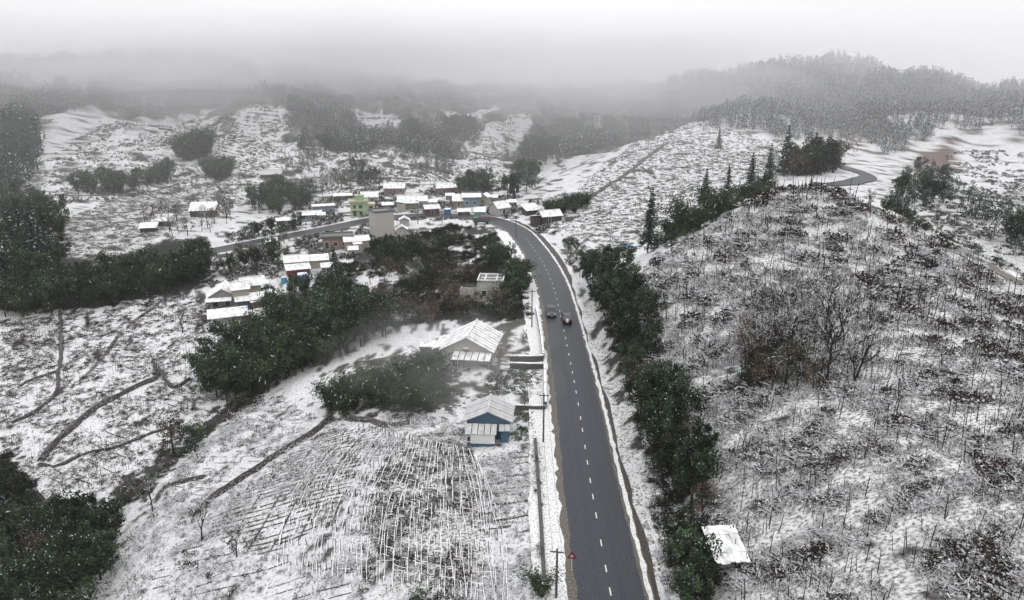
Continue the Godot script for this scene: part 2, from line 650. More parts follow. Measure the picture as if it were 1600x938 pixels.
func twigs(n: int, reach: float, wide: float, white: float, dark: Color) -> Shape:
	# a tangle of thin dead stems going every way, the flatter ones carrying snow
	var s := Shape.new()
	for i in n:
		var b := Vector3(rng.randf_range(-1, 1), rng.randf_range(0, .35), rng.randf_range(-1, 1)) * reach * .7
		var d := unit()
		var snowy := rng.randf() < white
		d.y = absf(d.y) * (0.35 if snowy else 1.0)
		var l := reach * rng.randf_range(.35, 1.0)
		s.ink = Color(0.49, 0.492, 0.505) * rng.randf_range(.75, 1.08) if snowy else dark * rng.randf_range(0.4, 1.8)
		var w := wide * rng.randf_range(.6, 1.4) * (1.35 if snowy else 1.0)
		var side := d.cross(Vector3.UP if absf(d.y) < .8 else Vector3.RIGHT).normalized() * w
		var up := side.cross(d).normalized() * w
		var e := b + d * l
		s.quad(b - side, b + side, e + side * .5, e - side * .5)
		s.quad(b - up, b + up, e + up * .5, e - up * .5)
	for i in n / 2:
		s.ink = Color(0.49, 0.492, 0.505) * rng.randf_range(.75, 1.08) if rng.randf() < white else dark * rng.randf_range(0.4, 1.8)
		var c := Vector3(rng.randf_range(-1, 1), rng.randf_range(0.05, .5), rng.randf_range(-1, 1)) * reach * .8
		leaf(s, c, reach * rng.randf_range(.1, .2), reach * rng.randf_range(.15, .4), unit(), s.ink)
	return s

func clump(n: int, r: float, white: float, dark: Color) -> Shape:
	# a low dense heap of dead leaves and stems, dusted with snow on top
	var s := Shape.new()
	for i in n:
		var q := unit() * pow(rng.randf(), .5) * r
		q.y = absf(q.y) * .7
		var ink := dark * rng.randf_range(.4, 1.9)
		if rng.randf() < white * (.5 + q.y / r * 1.4):
			ink = Color(.49, .492, .505)
		leaf(s, q, rng.randf_range(.06, .14), rng.randf_range(.12, .34), unit(), ink)
	return s

func scatter(poly: PackedVector2Array, per_m2: float, from: float, lo: float, hi: float, gate := -9.0, noise: FastNoiseLite = null, upright := 0.12) -> Array[Transform3D]:
	# even to `from` metres away, thinning out beyond as the square of the distance
	var out: Array[Transform3D] = []
	var a := Vector2(1e9, 1e9)
	var b := -a
	for p in poly:
		a = a.min(p)
		b = b.max(p)
	var n := int((b.x - a.x) * (b.y - a.y) * per_m2)
	for i in n:
		var q := Vector2(rng.randf_range(a.x, b.x), rng.randf_range(a.y, b.y))
		var d := q.length()
		var grow := 1.0
		if d > from:
			var k := from / d
			if rng.randf() > k * k:
				continue
			grow = minf(1.0 / k, 2.2)
		if noise and noise.get_noise_2d(q.x, q.y) < gate or road_cells.has(Vector2i(roundi(q.x), roundi(q.y))):
			continue
		if not Geometry2D.is_point_in_polygon(q, poly):
			continue
		var s := rng.randf_range(lo, hi) * grow
		var t := Basis(Vector3.UP, rng.randf_range(0, TAU)) * Basis(Vector3.RIGHT, rng.randf_range(-upright, upright))
		out.append(Transform3D(t.scaled(Vector3(s, s, s)), on(q.x, q.y)))
	return out

func split(all: Array[Transform3D], n: int) -> Array:
	var out := []
	for i in n:
		var a: Array[Transform3D] = []
		out.append(a)
	for i in all.size():
		out[i % n].append(all[i])
	return out

# ------------------------------------------------------------------ ribbons on the ground
func ribbon(line: PackedVector3Array, profile: Array, material: Material, wobble := 0.0) -> ArrayMesh:
	# profile: Vector2(across, height over the ground), drawn as a strip that follows the ground under its own points
	var s := Shape.new()
	var prev: Array = []
	for i in line.size():
		var d := (line[mini(i + 1, line.size() - 1)] - line[maxi(i - 1, 0)])
		d.y = 0
		d = d.normalized()
		var side := Vector3(-d.z, 0, d.x)
		var row: Array = []
		for k in profile.size():
			var p: Vector2 = profile[k]
			var w := p.x + (nz3.get_noise_2d(line[i].x * 2.0 + k * 31.0, line[i].z * 2.0) * wobble)
			var q: Vector3 = line[i] + side * w
			row.append(Vector3(q.x, ground(q.x, q.z) + p.y, q.z))
		if i > 0:
			for k in profile.size() - 1:
				s.quad(prev[k], prev[k + 1], row[k + 1], row[k])
		prev = row
	return s.mesh(material)

# ------------------------------------------------------------------ houses
func wall_box(parent: Node, x0: float, x1: float, z0: float, z1: float, y0: float, y1: float, m: Material, called := "wall") -> MeshInstance3D:
	var s := Shape.new()
	s.box(Vector3((x0 + x1) * .5, (y0 + y1) * .5, (z0 + z1) * .5), Vector3(x1 - x0, y1 - y0, z1 - z0))
	return piece(called, s.mesh(), parent, m)

func slope(parent: Node, called: String, p: Array, m: Material, thick := 0.14, sheets := 1) -> void:
	# p: ridge/left, ridge/right, eave/right, eave/left; cut across into sheets that overlap a little unevenly
	for k in sheets:
		var a := float(k) / sheets
		var b := float(k + 1) / sheets
		var up := Vector3(0, 0.03 * (k % 2) + rng.randf_range(0, 0.015), 0)
		var g := 0.012 if sheets > 1 else 0.0
		var s := Shape.new()
		s.slab([p[0].lerp(p[1], a + g) + up, p[0].lerp(p[1], b - g) + up, p[3].lerp(p[2], b - g) + up, p[3].lerp(p[2], a + g) + up], thick)
		piece(called, s.mesh(), parent, m)

func opening(parent: Node, side: String, half: Vector2, at: float, y: float, w: float, h: float, called: String, frame: Material, fill: Material) -> void:
	# a framed window or door set on one of the four walls
	var turn := Basis.IDENTITY
	var out := half.y
	match side:
		"b": turn = Basis(Vector3.UP, PI)
		"l":
			turn = Basis(Vector3.UP, -PI / 2)
			out = half.x
		"r":
			turn = Basis(Vector3.UP, PI / 2)
			out = half.x
	var s := Shape.new()
	for k in [-1, 1]:
		s.box(turn * Vector3(at + k * (w * 0.5), y + h * 0.5, out + 0.02), Vector3(0.1, h + 0.1, 0.1), turn)
		s.box(turn * Vector3(at, y + h * 0.5 + k * h * 0.5, out + 0.022), Vector3(w + 0.14, 0.1, 0.1), turn)
	var o := piece(called, s.mesh(), parent, frame)
	var f := Shape.new()
	f.box(turn * Vector3(at, y + h * 0.5, out + 0.012), Vector3(w - 0.08, h - 0.08, 0.04), turn)
	piece("pane" if called == "window" else "panel", f.mesh(), o, fill)

func house(called: String, label: String, u: float, v: float, turn: float, w: float, d: float, h: float, roof: String, rise: float, wall: Material, top: Material, o := {}) -> Node3D:
	var base := spot(u, v)
	var t := thing(called, base, deg_to_rad(turn), label, o.get("category", "house"))
	if base.z < -165.0:
		t.scale = Vector3(.88, .9, .88)
	var hx := w * .5
	var hz := d * .5
	var e: float = o.get("eave", 0.45)
	var n: int = o.get("sheets", 1)
	var s := Shape.new()
	var posts: bool = o.get("open", false)
	if posts:
		for x in [-hx, 0.0, hx]:
			for z in [-hz, hz]:
				var ps := Shape.new()
				ps.box(Vector3(x, h * .5 - 0.5, z), Vector3(0.16, h + 1.0, 0.16))
				piece("post", ps.mesh(), t, wall)
	else:
		s.box(Vector3(0, h * .5 - 1.0, 0), Vector3(w, h + 2.0, d))
		if roof == "gable_x":
			for x in [-hx, hx]:
				s.tri(Vector3(x, h, -hz), Vector3(x, h, hz), Vector3(x, h + rise, 0))
		elif roof == "gable_z":
			for z in [-hz, hz]:
				s.tri(Vector3(-hx, h, z), Vector3(hx, h, z), Vector3(0, h + rise, z))
		elif roof == "shed":
			s.quad(Vector3(-hx, h, -hz), Vector3(hx, h, -hz), Vector3(hx, h + rise, -hz), Vector3(-hx, h + rise, -hz))
			for x in [-hx, hx]:
				s.tri(Vector3(x, h, -hz), Vector3(x, h, hz), Vector3(x, h + rise, -hz))
		piece("wall", s.mesh(), t, wall)
	var q := 0.16
	if roof == "gable_x":
		var k := rise / hz
		slope(t, "roof_slope", [Vector3(-hx - e, h + rise + q, 0), Vector3(hx + e, h + rise + q, 0), Vector3(hx + e, h + q - e * k, hz + e), Vector3(-hx - e, h + q - e * k, hz + e)], top, 0.14, n)
		slope(t, "roof_slope", [Vector3(-hx - e, h + rise + q, 0), Vector3(hx + e, h + rise + q, 0), Vector3(hx + e, h + q - e * k, -hz - e), Vector3(-hx - e, h + q - e * k, -hz - e)], top, 0.14, n)
		var c := Shape.new()
		c.box(Vector3(0, h + rise + q + 0.05, 0), Vector3(w + 2 * e, 0.1, 0.3))
		piece("ridge_cap", c.mesh(), t, top)
	elif roof == "gable_z":
		var k := rise / hx
		slope(t, "roof_slope", [Vector3(0, h + rise + q, -hz - e), Vector3(0, h + rise + q, hz + e), Vector3(hx + e, h + q - e * k, hz + e), Vector3(hx + e, h + q - e * k, -hz - e)], top, 0.14, n)
		slope(t, "roof_slope", [Vector3(0, h + rise + q, -hz - e), Vector3(0, h + rise + q, hz + e), Vector3(-hx - e, h + q - e * k, hz + e), Vector3(-hx - e, h + q - e * k, -hz - e)], top, 0.14, n)
		var c := Shape.new()
		c.box(Vector3(0, h + rise + q + 0.05, 0), Vector3(0.3, 0.1, d + 2 * e))
		piece("ridge_cap", c.mesh(), t, top)
	elif roof == "shed":
		var k := rise / d
		slope(t, "roof_slope", [Vector3(-hx - e, h + rise + q + e * k, -hz - e), Vector3(hx + e, h + rise + q + e * k, -hz - e), Vector3(hx + e, h + q - e * k, hz + e), Vector3(-hx - e, h + q - e * k, hz + e)], top, 0.14, n)
	elif roof == "flat":
		var r := Shape.new()
		r.box(Vector3(0, h + 0.1, 0), Vector3(w + 2 * e, 0.2, d + 2 * e))
		piece("roof_slab", r.mesh(), t, top)
		if rise > 0.0:
			var rim: Material = o.get("rim", wall)
			var x1 := hx + e - 0.1
			var z1 := hz + e - 0.1
			for a in [[-x1 - .1, x1 + .1, z1 - .1, z1 + .1], [-x1 - .1, x1 + .1, -z1 - .1, -z1 + .1], [-x1 - .1, -x1 + .1, -z1 + .1, z1 - .1], [x1 - .1, x1 + .1, -z1 + .1, z1 - .1]]:
				wall_box(t, a[0], a[1], a[2], a[3], h + 0.2, h + 0.2 + rise, rim, "parapet")
	for a in o.get("holes", []):
		opening(t, a[0], Vector2(hx, hz), a[1], a[2], a[3], a[4], a[5], o.get("trim", plain("trim", 0.45, 0.45, 0.42)), o.get("fill", plain("pane_dark", 0.03, 0.035, 0.04, 0.25)))
	# lean-to roofs: x0 x1 z0 z1 high low, which edge is high (b/f/l/r), wall material or null for posts
	for a in o.get("annex", []):
		var c := [Vector3(a[0], a[4], a[2]), Vector3(a[1], a[4], a[2]), Vector3(a[1], a[5], a[3]), Vector3(a[0], a[5], a[3])]
		if a[6] == "f":
			c = [Vector3(a[0], a[5], a[2]), Vector3(a[1], a[5], a[2]), Vector3(a[1], a[4], a[3]), Vector3(a[0], a[4], a[3])]
		elif a[6] == "l":
			c = [Vector3(a[0], a[4], a[2]), Vector3(a[1], a[5], a[2]), Vector3(a[1], a[5], a[3]), Vector3(a[0], a[4], a[3])]
		elif a[6] == "r":
			c = [Vector3(a[0], a[5], a[2]), Vector3(a[1], a[4], a[2]), Vector3(a[1], a[4], a[3]), Vector3(a[0], a[5], a[3])]
		slope(t, "lean_to_roof", c, top, 0.1, a[8] if a.size() > 8 else 1)
		if a[7]:
			wall_box(t, a[0] + .25, a[1] - .25, a[2] + .2, a[3] - .25, -1.5, minf(a[4], a[5]) - 0.15, a[7], "lean_to_wall")
		else:
			for k in [0, 1, 2, 3]:
				var ps := Shape.new()
				var at: Vector3 = c[k]
				ps.box(Vector3(lerpf(at.x, (a[0] + a[1]) * .5, .08), at.y * .5 - .8, lerpf(at.z, (a[2] + a[3]) * .5, .08)), Vector3(.14, at.y + 1.4, .14))
				piece("post", ps.mesh(), t, plain("post", 0.2, 0.19, 0.18))
	return t

# ------------------------------------------------------------------ terrain mesh
func axis(lo: float, hi: float, fine_lo: float, fine_hi: float, step: float) -> PackedFloat32Array:
	var out := PackedFloat32Array()
	var left := PackedFloat32Array()
	var p := fine_lo
	var s := step
	while p > lo:
		s = minf(s * 1.05, 8.0)
		p -= s
		left.append(p)
	left.reverse()
	out.append_array(left)
	p = fine_lo
	while p < fine_hi:
		out.append(p)
		p += step
	s = step
	while p < hi:
		out.append(p)
		s = minf(s * 1.05, 8.0)
		p += s
	return out

func build_terrain() -> void:
	var xs := axis(GX0 + 6, -GX0 - 6, -100.0, 105.0, 0.6)
	var zs := PackedFloat32Array()
	var z := -30.0
	while z > GZ0 + 10.0:
		zs.append(z)
		z -= clampf(-z * 0.0065, 0.42, 6.0)
	var nx := xs.size()
	var nzr := zs.size()
	var v := PackedVector3Array()
	var c := PackedColorArray()
	var nn := PackedVector3Array()
	v.resize(nx * nzr)
	c.resize(nx * nzr)
	nn.resize(nx * nzr)
	var sort := PackedByteArray()
	sort.resize(nx * nzr)
	for j in nzr:
		var zz := zs[j]
		for i in nx:
			var x := xs[i]
			var k := j * nx + i
			var away := clampf((-zz - 120.0) / 160.0, 0.0, 1.0)
			var q3 := lerpf(1.0, 0.28, away)
			var n3 := nz3.get_noise_2d(x * q3, zz * q3)
			var h := ground(x, zz)
			# jitter the edges of the coverings so that they look ragged
			var ci := clampi(int(round((x + n3 * 3.5 - GX0) / CS)), 0, gw - 1)
			var cj := clampi(int(round((zz + nz3.get_noise_2d(zz, x) * 3.5 - GZ0) / CS)), 0, gh - 1)
			var ck := cj * gw + ci
			var bare := cover[ck]
			sort[k] = kindmap[ck]
			var n2 := nz2.get_noise_2d(x * 1.7, zz * 1.7)
			var f := smoothstep(-0.14, 0.14, n3 * 0.9 + n2 * 0.55 + bare * 1.3 - 0.65)
			c[k] = Color.WHITE.lerp(tint[ck], f)
			v[k] = Vector3(x, h + n3 * 0.16 * (1.0 - away) * (1.0 if absf(x - 9.0) > 6.0 else 0.0), zz)
	for j in nzr:
		for i in nx:
			var k := j * nx + i
			var l := v[j * nx + maxi(i - 1, 0)]
			var r := v[j * nx + mini(i + 1, nx - 1)]
			var a := v[maxi(j - 1, 0) * nx + i]
			var b := v[mini(j + 1, nzr - 1) * nx + i]
			nn[k] = (a - b).cross(l - r).normalized()
			if nn[k].y < 0.0:
				nn[k] = -nn[k]
	var idx: Array[PackedInt32Array] = [PackedInt32Array(), PackedInt32Array(), PackedInt32Array()]
	for j in nzr - 1:
		for i in nx - 1:
			var k := j * nx + i
			var f := idx[sort[k]]
			f.append(k); f.append(k + nx); f.append(k + 1)
			f.append(k + 1); f.append(k + nx); f.append(k + nx + 1)
			idx[sort[k]] = f
	var m := ArrayMesh.new()
	var look := [mats["field"], mats["brush"], mats["floor"]]
	for g in 3:
		if idx[g].is_empty():
			continue
		# keep only the points that this covering uses
		var map := PackedInt32Array()
		map.resize(v.size())
		map.fill(-1)
		var vv := PackedVector3Array()
		var cc := PackedColorArray()
		var n2 := PackedVector3Array()
		var ff := PackedInt32Array()
		ff.resize(idx[g].size())
		for q in idx[g].size():
			var k := idx[g][q]
			if map[k] < 0:
				map[k] = vv.size()
				vv.append(v[k]); cc.append(c[k]); n2.append(nn[k])
			ff[q] = map[k]
		var arr := []
		arr.resize(Mesh.ARRAY_MAX)
		arr[Mesh.ARRAY_VERTEX] = vv
		arr[Mesh.ARRAY_COLOR] = cc
		arr[Mesh.ARRAY_NORMAL] = n2
		arr[Mesh.ARRAY_INDEX] = ff
		m.add_surface_from_arrays(Mesh.PRIMITIVE_TRIANGLES, arr)
		m.surface_set_material(m.get_surface_count() - 1, look[g])
	structure("snowy_hillside_terrain", m, "snow-covered valley floor, terraced fields and hillsides")

func far(u: float, t: float) -> Vector2:
	return Vector2((u - 800.0) / F * t, -t * 1.03)

func bank_of_mist(at: Vector3, size: Vector3, density: float) -> void:
	var fog := FogVolume.new()
	fog.name = numbered("cloud")
	fog.shape = RenderingServer.FOG_VOLUME_SHAPE_ELLIPSOID
	fog.size = size
	fog.position = at
	var m := FogMaterial.new()
	m.density = density
	m.albedo = Color(0.97, 0.97, 0.98)
	fog.material = m
	add_child(fog)
	tag(fog, "pale low cloud lying over the mountains and the valley", "cloud", "low cloud over the valley", "stuff")

# ------------------------------------------------------------------ the scene
func _ready() -> void:
	rng.seed = 4
	var cam := Camera3D.new()
	cam.name = "camera"
	cam.fov = rad_to_deg(2.0 * atan(469.0 / F))
	cam.near = 0.5
	cam.far = 6000.0
	cam.position = EYE
	cam.rotation.x = -atan(351.0 / F)
	add_child(cam)
	cam.current = true
	var we := WorldEnvironment.new()
	we.name = "world_environment"
	var env := Environment.new()
	env.background_mode = Environment.BG_SKY
	var sky := Sky.new()
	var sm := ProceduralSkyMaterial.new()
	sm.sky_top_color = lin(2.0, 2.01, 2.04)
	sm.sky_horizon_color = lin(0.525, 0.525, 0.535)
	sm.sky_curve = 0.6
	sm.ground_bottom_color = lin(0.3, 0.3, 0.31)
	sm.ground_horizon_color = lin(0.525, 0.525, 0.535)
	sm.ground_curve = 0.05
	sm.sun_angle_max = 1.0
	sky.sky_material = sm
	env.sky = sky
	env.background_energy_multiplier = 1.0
	env.tonemap_mode = Environment.TONE_MAPPER_LINEAR
	env.tonemap_exposure = 1.55
	env.sdfgi_enabled = true
	env.ssao_enabled = true
	env.ssil_enabled = true
	env.fog_enabled = true
	env.fog_density = 0.00011
	env.fog_light_color = Color(0.97, 0.97, 0.985)
	env.volumetric_fog_enabled = true
	env.volumetric_fog_density = 0.0
	we.environment = env
	add_child(we)
	var sun := DirectionalLight3D.new()
	sun.name = "sun_behind_cloud"
	sun.light_energy = 0.25
	sun.light_color = Color(1.0, 0.985, 0.96)
	sun.light_angular_distance = 24.0
	sun.shadow_enabled = true
	sun.rotation = Vector3(deg_to_rad(-62), deg_to_rad(35), 0)
	add_child(sun)

	make_materials()
	solve_heights()
	var road := lay_road_bed()
	lay_coverings()
	build_terrain()
	build_road(road)
	build_paths()
	build_field_lines()
	build_houses()
	build_walls_and_poles()
	build_vehicles()
	grow_prototypes()
	plant_trees()
	grow_ground()
	# clouds
	for a in [[-340, 58, -480, 840, 84, 280, .0038], [-30, 54, -550, 740, 80, 240, .0044], [-560, 70, -380, 380, 90, 240, .002], [330, 90, -640, 620, 110, 220, .001], [230, 40, -480, 520, 100, 240, .0024], [-60, 32, -440, 520, 60, 180, .0014]]:
		for k in 3:
			var f := 1.0 - k * .2
			bank_of_mist(Vector3(a[0], a[1], a[2]), Vector3(a[3], a[4], a[5]) * f, a[6] * .5)
	# ragged scraps of cloud along the slopes
	for k in 16:
		var x := rng.randf_range(-420, 120)
		bank_of_mist(Vector3(x, rng.randf_range(30, 72) - x * .03, rng.randf_range(-560, -400)), Vector3(rng.randf_range(70, 190), rng.randf_range(16, 40), rng.randf_range(60, 140)), rng.randf_range(.0015, .0045))
	# thin haze for the pale blurred spot over the bamboo beside the large farmhouse
	var w := spot(690, 600)
	for k in 14:
		bank_of_mist(w + Vector3(rng.randf_range(-12, 10), rng.randf_range(2, 8), rng.randf_range(-12, 14)), Vector3(rng.randf_range(12, 26), rng.randf_range(5, 11), rng.randf_range(12, 26)), rng.randf_range(.001, .003))
	# faint haze hanging in the valley
	bank_of_mist(Vector3(-120, 10, -330), Vector3(620, 90, 220), .0007)
	bank_of_mist(Vector3(180, 20, -330), Vector3(420, 90, 200), .0007)

func make_materials() -> void:
	var mix_tex := noise_image(FastNoiseLite.TYPE_SIMPLEX, 3, 1.0 / 90.0, 4, [[0.0, .72, .72, .72], [0.45, .97, .97, .97], [1.0, 1, 1, 1]], 512)
	textured("field", noise_image(FastNoiseLite.TYPE_SIMPLEX, 5, 1.0 / 48.0, 7, [[0.0, .03, .026, .024], [0.25, .06, .055, .05], [0.33, .4, .405, .415], [0.42, .4, .405, .416], [1.0, .49, .49, .502]]), 14.0, 0.9, mix_tex, 37.0)
	textured("brush", noise_image(FastNoiseLite.TYPE_SIMPLEX, 8, 1.0 / 46.0, 7, [[0.0, .02, .018, .015], [0.33, .04, .035, .031], [0.41, .23, .23, .227], [0.5, .4, .403, .4], [1.0, .49, .49, .5]]), 13.0, 0.9, mix_tex, 31.0)
	textured("floor", noise_image(FastNoiseLite.TYPE_SIMPLEX, 9, 1.0 / 90.0, 7, [[0.0, .012, .012, .009], [0.5, .03, .027, .02], [0.62, .12, .12, .11], [0.72, .4, .405, .415], [1.0, .52, .52, .53]]), 15.0, 0.9, mix_tex, 41.0)
	textured("asphalt", noise_image(FastNoiseLite.TYPE_SIMPLEX, 12, 1.0 / 40.0, 6, [[0.0, .012, .0135, .0175], [0.5, .023, .0255, .032], [1.0, .042, .0455, .054]]), 9.0, 0.5)
	mats["asphalt"].metallic_specular = 0.28
	textured("mud", noise_image(FastNoiseLite.TYPE_SIMPLEX, 13, 1.0 / 60.0, 5, [[0.0, .022, .017, .012], [0.5, .05, .042, .032], [0.7, .09, .08, .065], [1.0, .16, .15, .14]]), 7.0, 0.7)
	textured("ditch", noise_image(FastNoiseLite.TYPE_SIMPLEX, 21, 1.0 / 60.0, 5, [[0.0, .008, .006, .005], [0.5, .02, .015, .012], [1.0, .05, .04, .033]], 512), 6.0, 0.8)
	textured("soil", noise_image(FastNoiseLite.TYPE_SIMPLEX, 18, 1.0 / 40.0, 5, [[0.0, .008, .007, .006], [0.55, .024, .019, .016], [0.7, .05, .043, .04], [0.8, .36, .36, .37], [1.0, .5, .5, .51]], 512), 6.0, 0.95)
	textured("verge", noise_image(FastNoiseLite.TYPE_SIMPLEX, 14, 1.0 / 80.0, 7, [[0.0, .12, .12, .1], [0.25, .24, .24, .23], [0.36, .37, .373, .37], [0.5, .46, .46, .47], [1.0, .5, .5, .51]]), 6.0, 0.9)
	textured("roof_snow", noise_image(FastNoiseLite.TYPE_SIMPLEX, 15, 1.0 / 120.0, 4, [[0.0, .22, .222, .228], [0.34, .36, .363, .37], [0.46, .52, .522, .532], [1.0, .6, .6, .612]], 512), 8.0, 0.85)
	textured("roof_thin", noise_image(FastNoiseLite.TYPE_SIMPLEX, 16, 1.0 / 90.0, 4, [[0.0, .16, .163, .166], [0.4, .27, .273, .277], [1.0, .38, .382, .386]], 512), 7.0, 0.7)
	textured("concrete", noise_image(FastNoiseLite.TYPE_SIMPLEX, 17, 1.0 / 70.0, 5, [[0.0, .16, .155, .145], [0.5, .3, .295, .28], [1.0, .42, .41, .39]], 512), 6.0, 0.9)

func lay_road_bed() -> PackedVector3Array:
	var pts: Array[Vector3] = []
	for a in [[9.1, -20, 0], [9.1, -66, 0], [9.6, -95, 0], [9.7, -118, 0], [9.5, -150, 0], [8.4, -172, 0], [5.7, -196, 0], [1.6, -219, 0], [-5.2, -235, -.1], [-13.6, -243, -.2], [-23.4, -246, -.4], [-34, -246.5, -.6], [-46, -243, -1], [-62, -232, -2.4], [-79, -223, -4.2], [-92, -217, -5.8], [-105, -214, -7.2]]:
		pts.append(Vector3(a[0], a[2], a[1]))
	var line := PackedVector3Array()
	for i in pts.size() - 1:
		var p0 := pts[maxi(i - 1, 0)]
		var p3 := pts[mini(i + 2, pts.size() - 1)]
		var n := int(pts[i].distance_to(pts[i + 1]))
		for k in n:
			line.append(pts[i].cubic_interpolate(pts[i + 1], p0, p3, float(k) / n))
	line.append(pts[-1])
	var sparse := PackedVector3Array()
	for i in range(0, line.size(), 3):
		sparse.append(line[i] - Vector3(0, 0.12, 0))
	grade(sparse, 4.6, 7.0)
	for p in line:
		for dz in range(-5, 6):
			for dx in range(-5, 6):
				if dx * dx + dz * dz < 24:
					road_cells[Vector2i(roundi(p.x) + dx, roundi(p.z) + dz)] = true
	return line

func road_strip(line: PackedVector3Array, x0: float, x1: float, y0: float, y1: float, m: Material, wob := 0.0, from := 0, to := -1) -> ArrayMesh:
	# a strip at its own height (the road bed is level), with a skirt down to the ground on both sides
	var s := Shape.new()
	var prev := []
	var last := line.size() if to < 0 else to
	for i in range(from, last):
		var d := line[mini(i + 1, line.size() - 1)] - line[maxi(i - 1, 0)]
		d.y = 0
		d = d.normalized()
		var side := Vector3(-d.z, 0, d.x)
		var a := x0 + (nz3.get_noise_2d(i * 1.3, x0 * 9.0) * .5 + nz4.get_noise_2d(i * 3.1, x0 * 9.0) * .8) * wob
		var b := x1 + (nz3.get_noise_2d(i * 1.3, x1 * 9.0 + 50.0) * .5 + nz4.get_noise_2d(i * 3.1, x1 * 9.0 + 50.0) * .8) * wob
		var row := [line[i] + side * a + Vector3(0, y0 - 0.45, 0), line[i] + side * a + Vector3(0, y0, 0), line[i] + side * b + Vector3(0, y1, 0), line[i] + side * b + Vector3(0, y1 - 0.45, 0)]
		if not prev.is_empty():
			for k in 3:
				s.quad(prev[k], prev[k + 1], row[k + 1], row[k])
		prev = row
	return s.mesh(m)

func road_surface(line: PackedVector3Array) -> ArrayMesh:
	# asphalt laid in lanes of points across the road, stained brown with mud along its edges and darker where wheels run
	var s := Shape.new()
	var n := 13
	var prev := []
	var pc := []
	for i in line.size():
		var d := line[mini(i + 1, line.size() - 1)] - line[maxi(i - 1, 0)]
		d.y = 0
		d = d.normalized()
		var side := Vector3(-d.z, 0, d.x)
		var row := []
		var cc := []
		for k in n:
			var w := -3.25 + 6.5 * k / (n - 1.0)
			var q := line[i] + side * w
			var wob := nz4.get_noise_2d(q.x * .6, q.z * .25)
			var mud := smoothstep(1.7, 3.3, absf(w + .35) + wob * 1.2) * (.9 if w < 0 else .55)
			var track := maxf(exp(-pow((absf(w) - 1.0) / .3, 2.0)), exp(-pow((absf(w) - 2.3) / .3, 2.0)))
			var ink := Color(1, 1, 1) * (1.06 - .2 * track + .14 * nz4.get_noise_2d(q.x * 2.0, q.z * .35))
			row.append(q + Vector3(0, .02 * (1.0 - absf(w) / 3.25), 0))
			cc.append(ink.lerp(Color(1.75, 1.4, 1.0), mud * .8))
		if i > 0:
			for k in n - 1:
				var at := s.v.size()
				s.quad(prev[k], prev[k + 1], row[k + 1], row[k])
				s.c[at] = pc[k]; s.c[at + 1] = pc[k + 1]; s.c[at + 2] = cc[k + 1]; s.c[at + 3] = cc[k]
		prev = row
		pc = cc
	return s.mesh(mats["asphalt"])

func build_road(line: PackedVector3Array) -> void:
	var road := structure("road", road_surface(line), "wet dark asphalt road running up the valley and bending left into the village")
	structure("muddy_verge_ground", road_strip(line, -4.4, -3.15, 0.006, 0.012, mats["mud"], 0.3), "brown muddy edge on the left of the road")
	structure("muddy_verge_ground", road_strip(line, 3.1, 4.0, 0.012, 0.006, mats["mud"], 0.2), "brown muddy edge on the right of the road")
	structure("snowy_kerb_ground", road_strip(line, 3.42, 3.86, 0.02, 0.05, mats["verge"], 0.3), "strip of snow along the right edge of the road")
	structure("snowy_verge_ground", road_strip(line, -7.2, -3.9, -0.02, 0.03, mats["verge"], .6, 30, 200), "snowy grass strip on the left of the road")
	# the channel on the uphill side: a muddy floor between two low concrete lips
	structure("drain_channel_ground", road_strip(line, 3.9, 5.5, -0.03, -0.03, mats["ditch"], 0.1, 0, 215), "brown drainage channel on the right of the road")
	structure("drain_lip_ground", road_strip(line, 5.5, 5.95, 0.12, 0.12, mats["verge"], 0.3, 0, 215), "snow on the far lip of the drainage channel")
	var total := 0.0
	var next := 2.0
	var paint := plain("road_paint", 0.38, 0.37, 0.34, 0.6)
	for i in range(30, 190):
		total += line[i].distance_to(line[i - 1])
		if total > next:
			next += 4.0
			var d := (line[i + 1] - line[i]).normalized()
			var s := Shape.new()
			var side := Vector3(-d.z, 0, d.x) * 0.065
			var a := line[i] + Vector3(0, 0.026, 0)
			s.quad(a - side, a + side, a + side + d * 1.1, a - side + d * 1.1)
			piece("lane_dash", s.mesh(), road, paint)

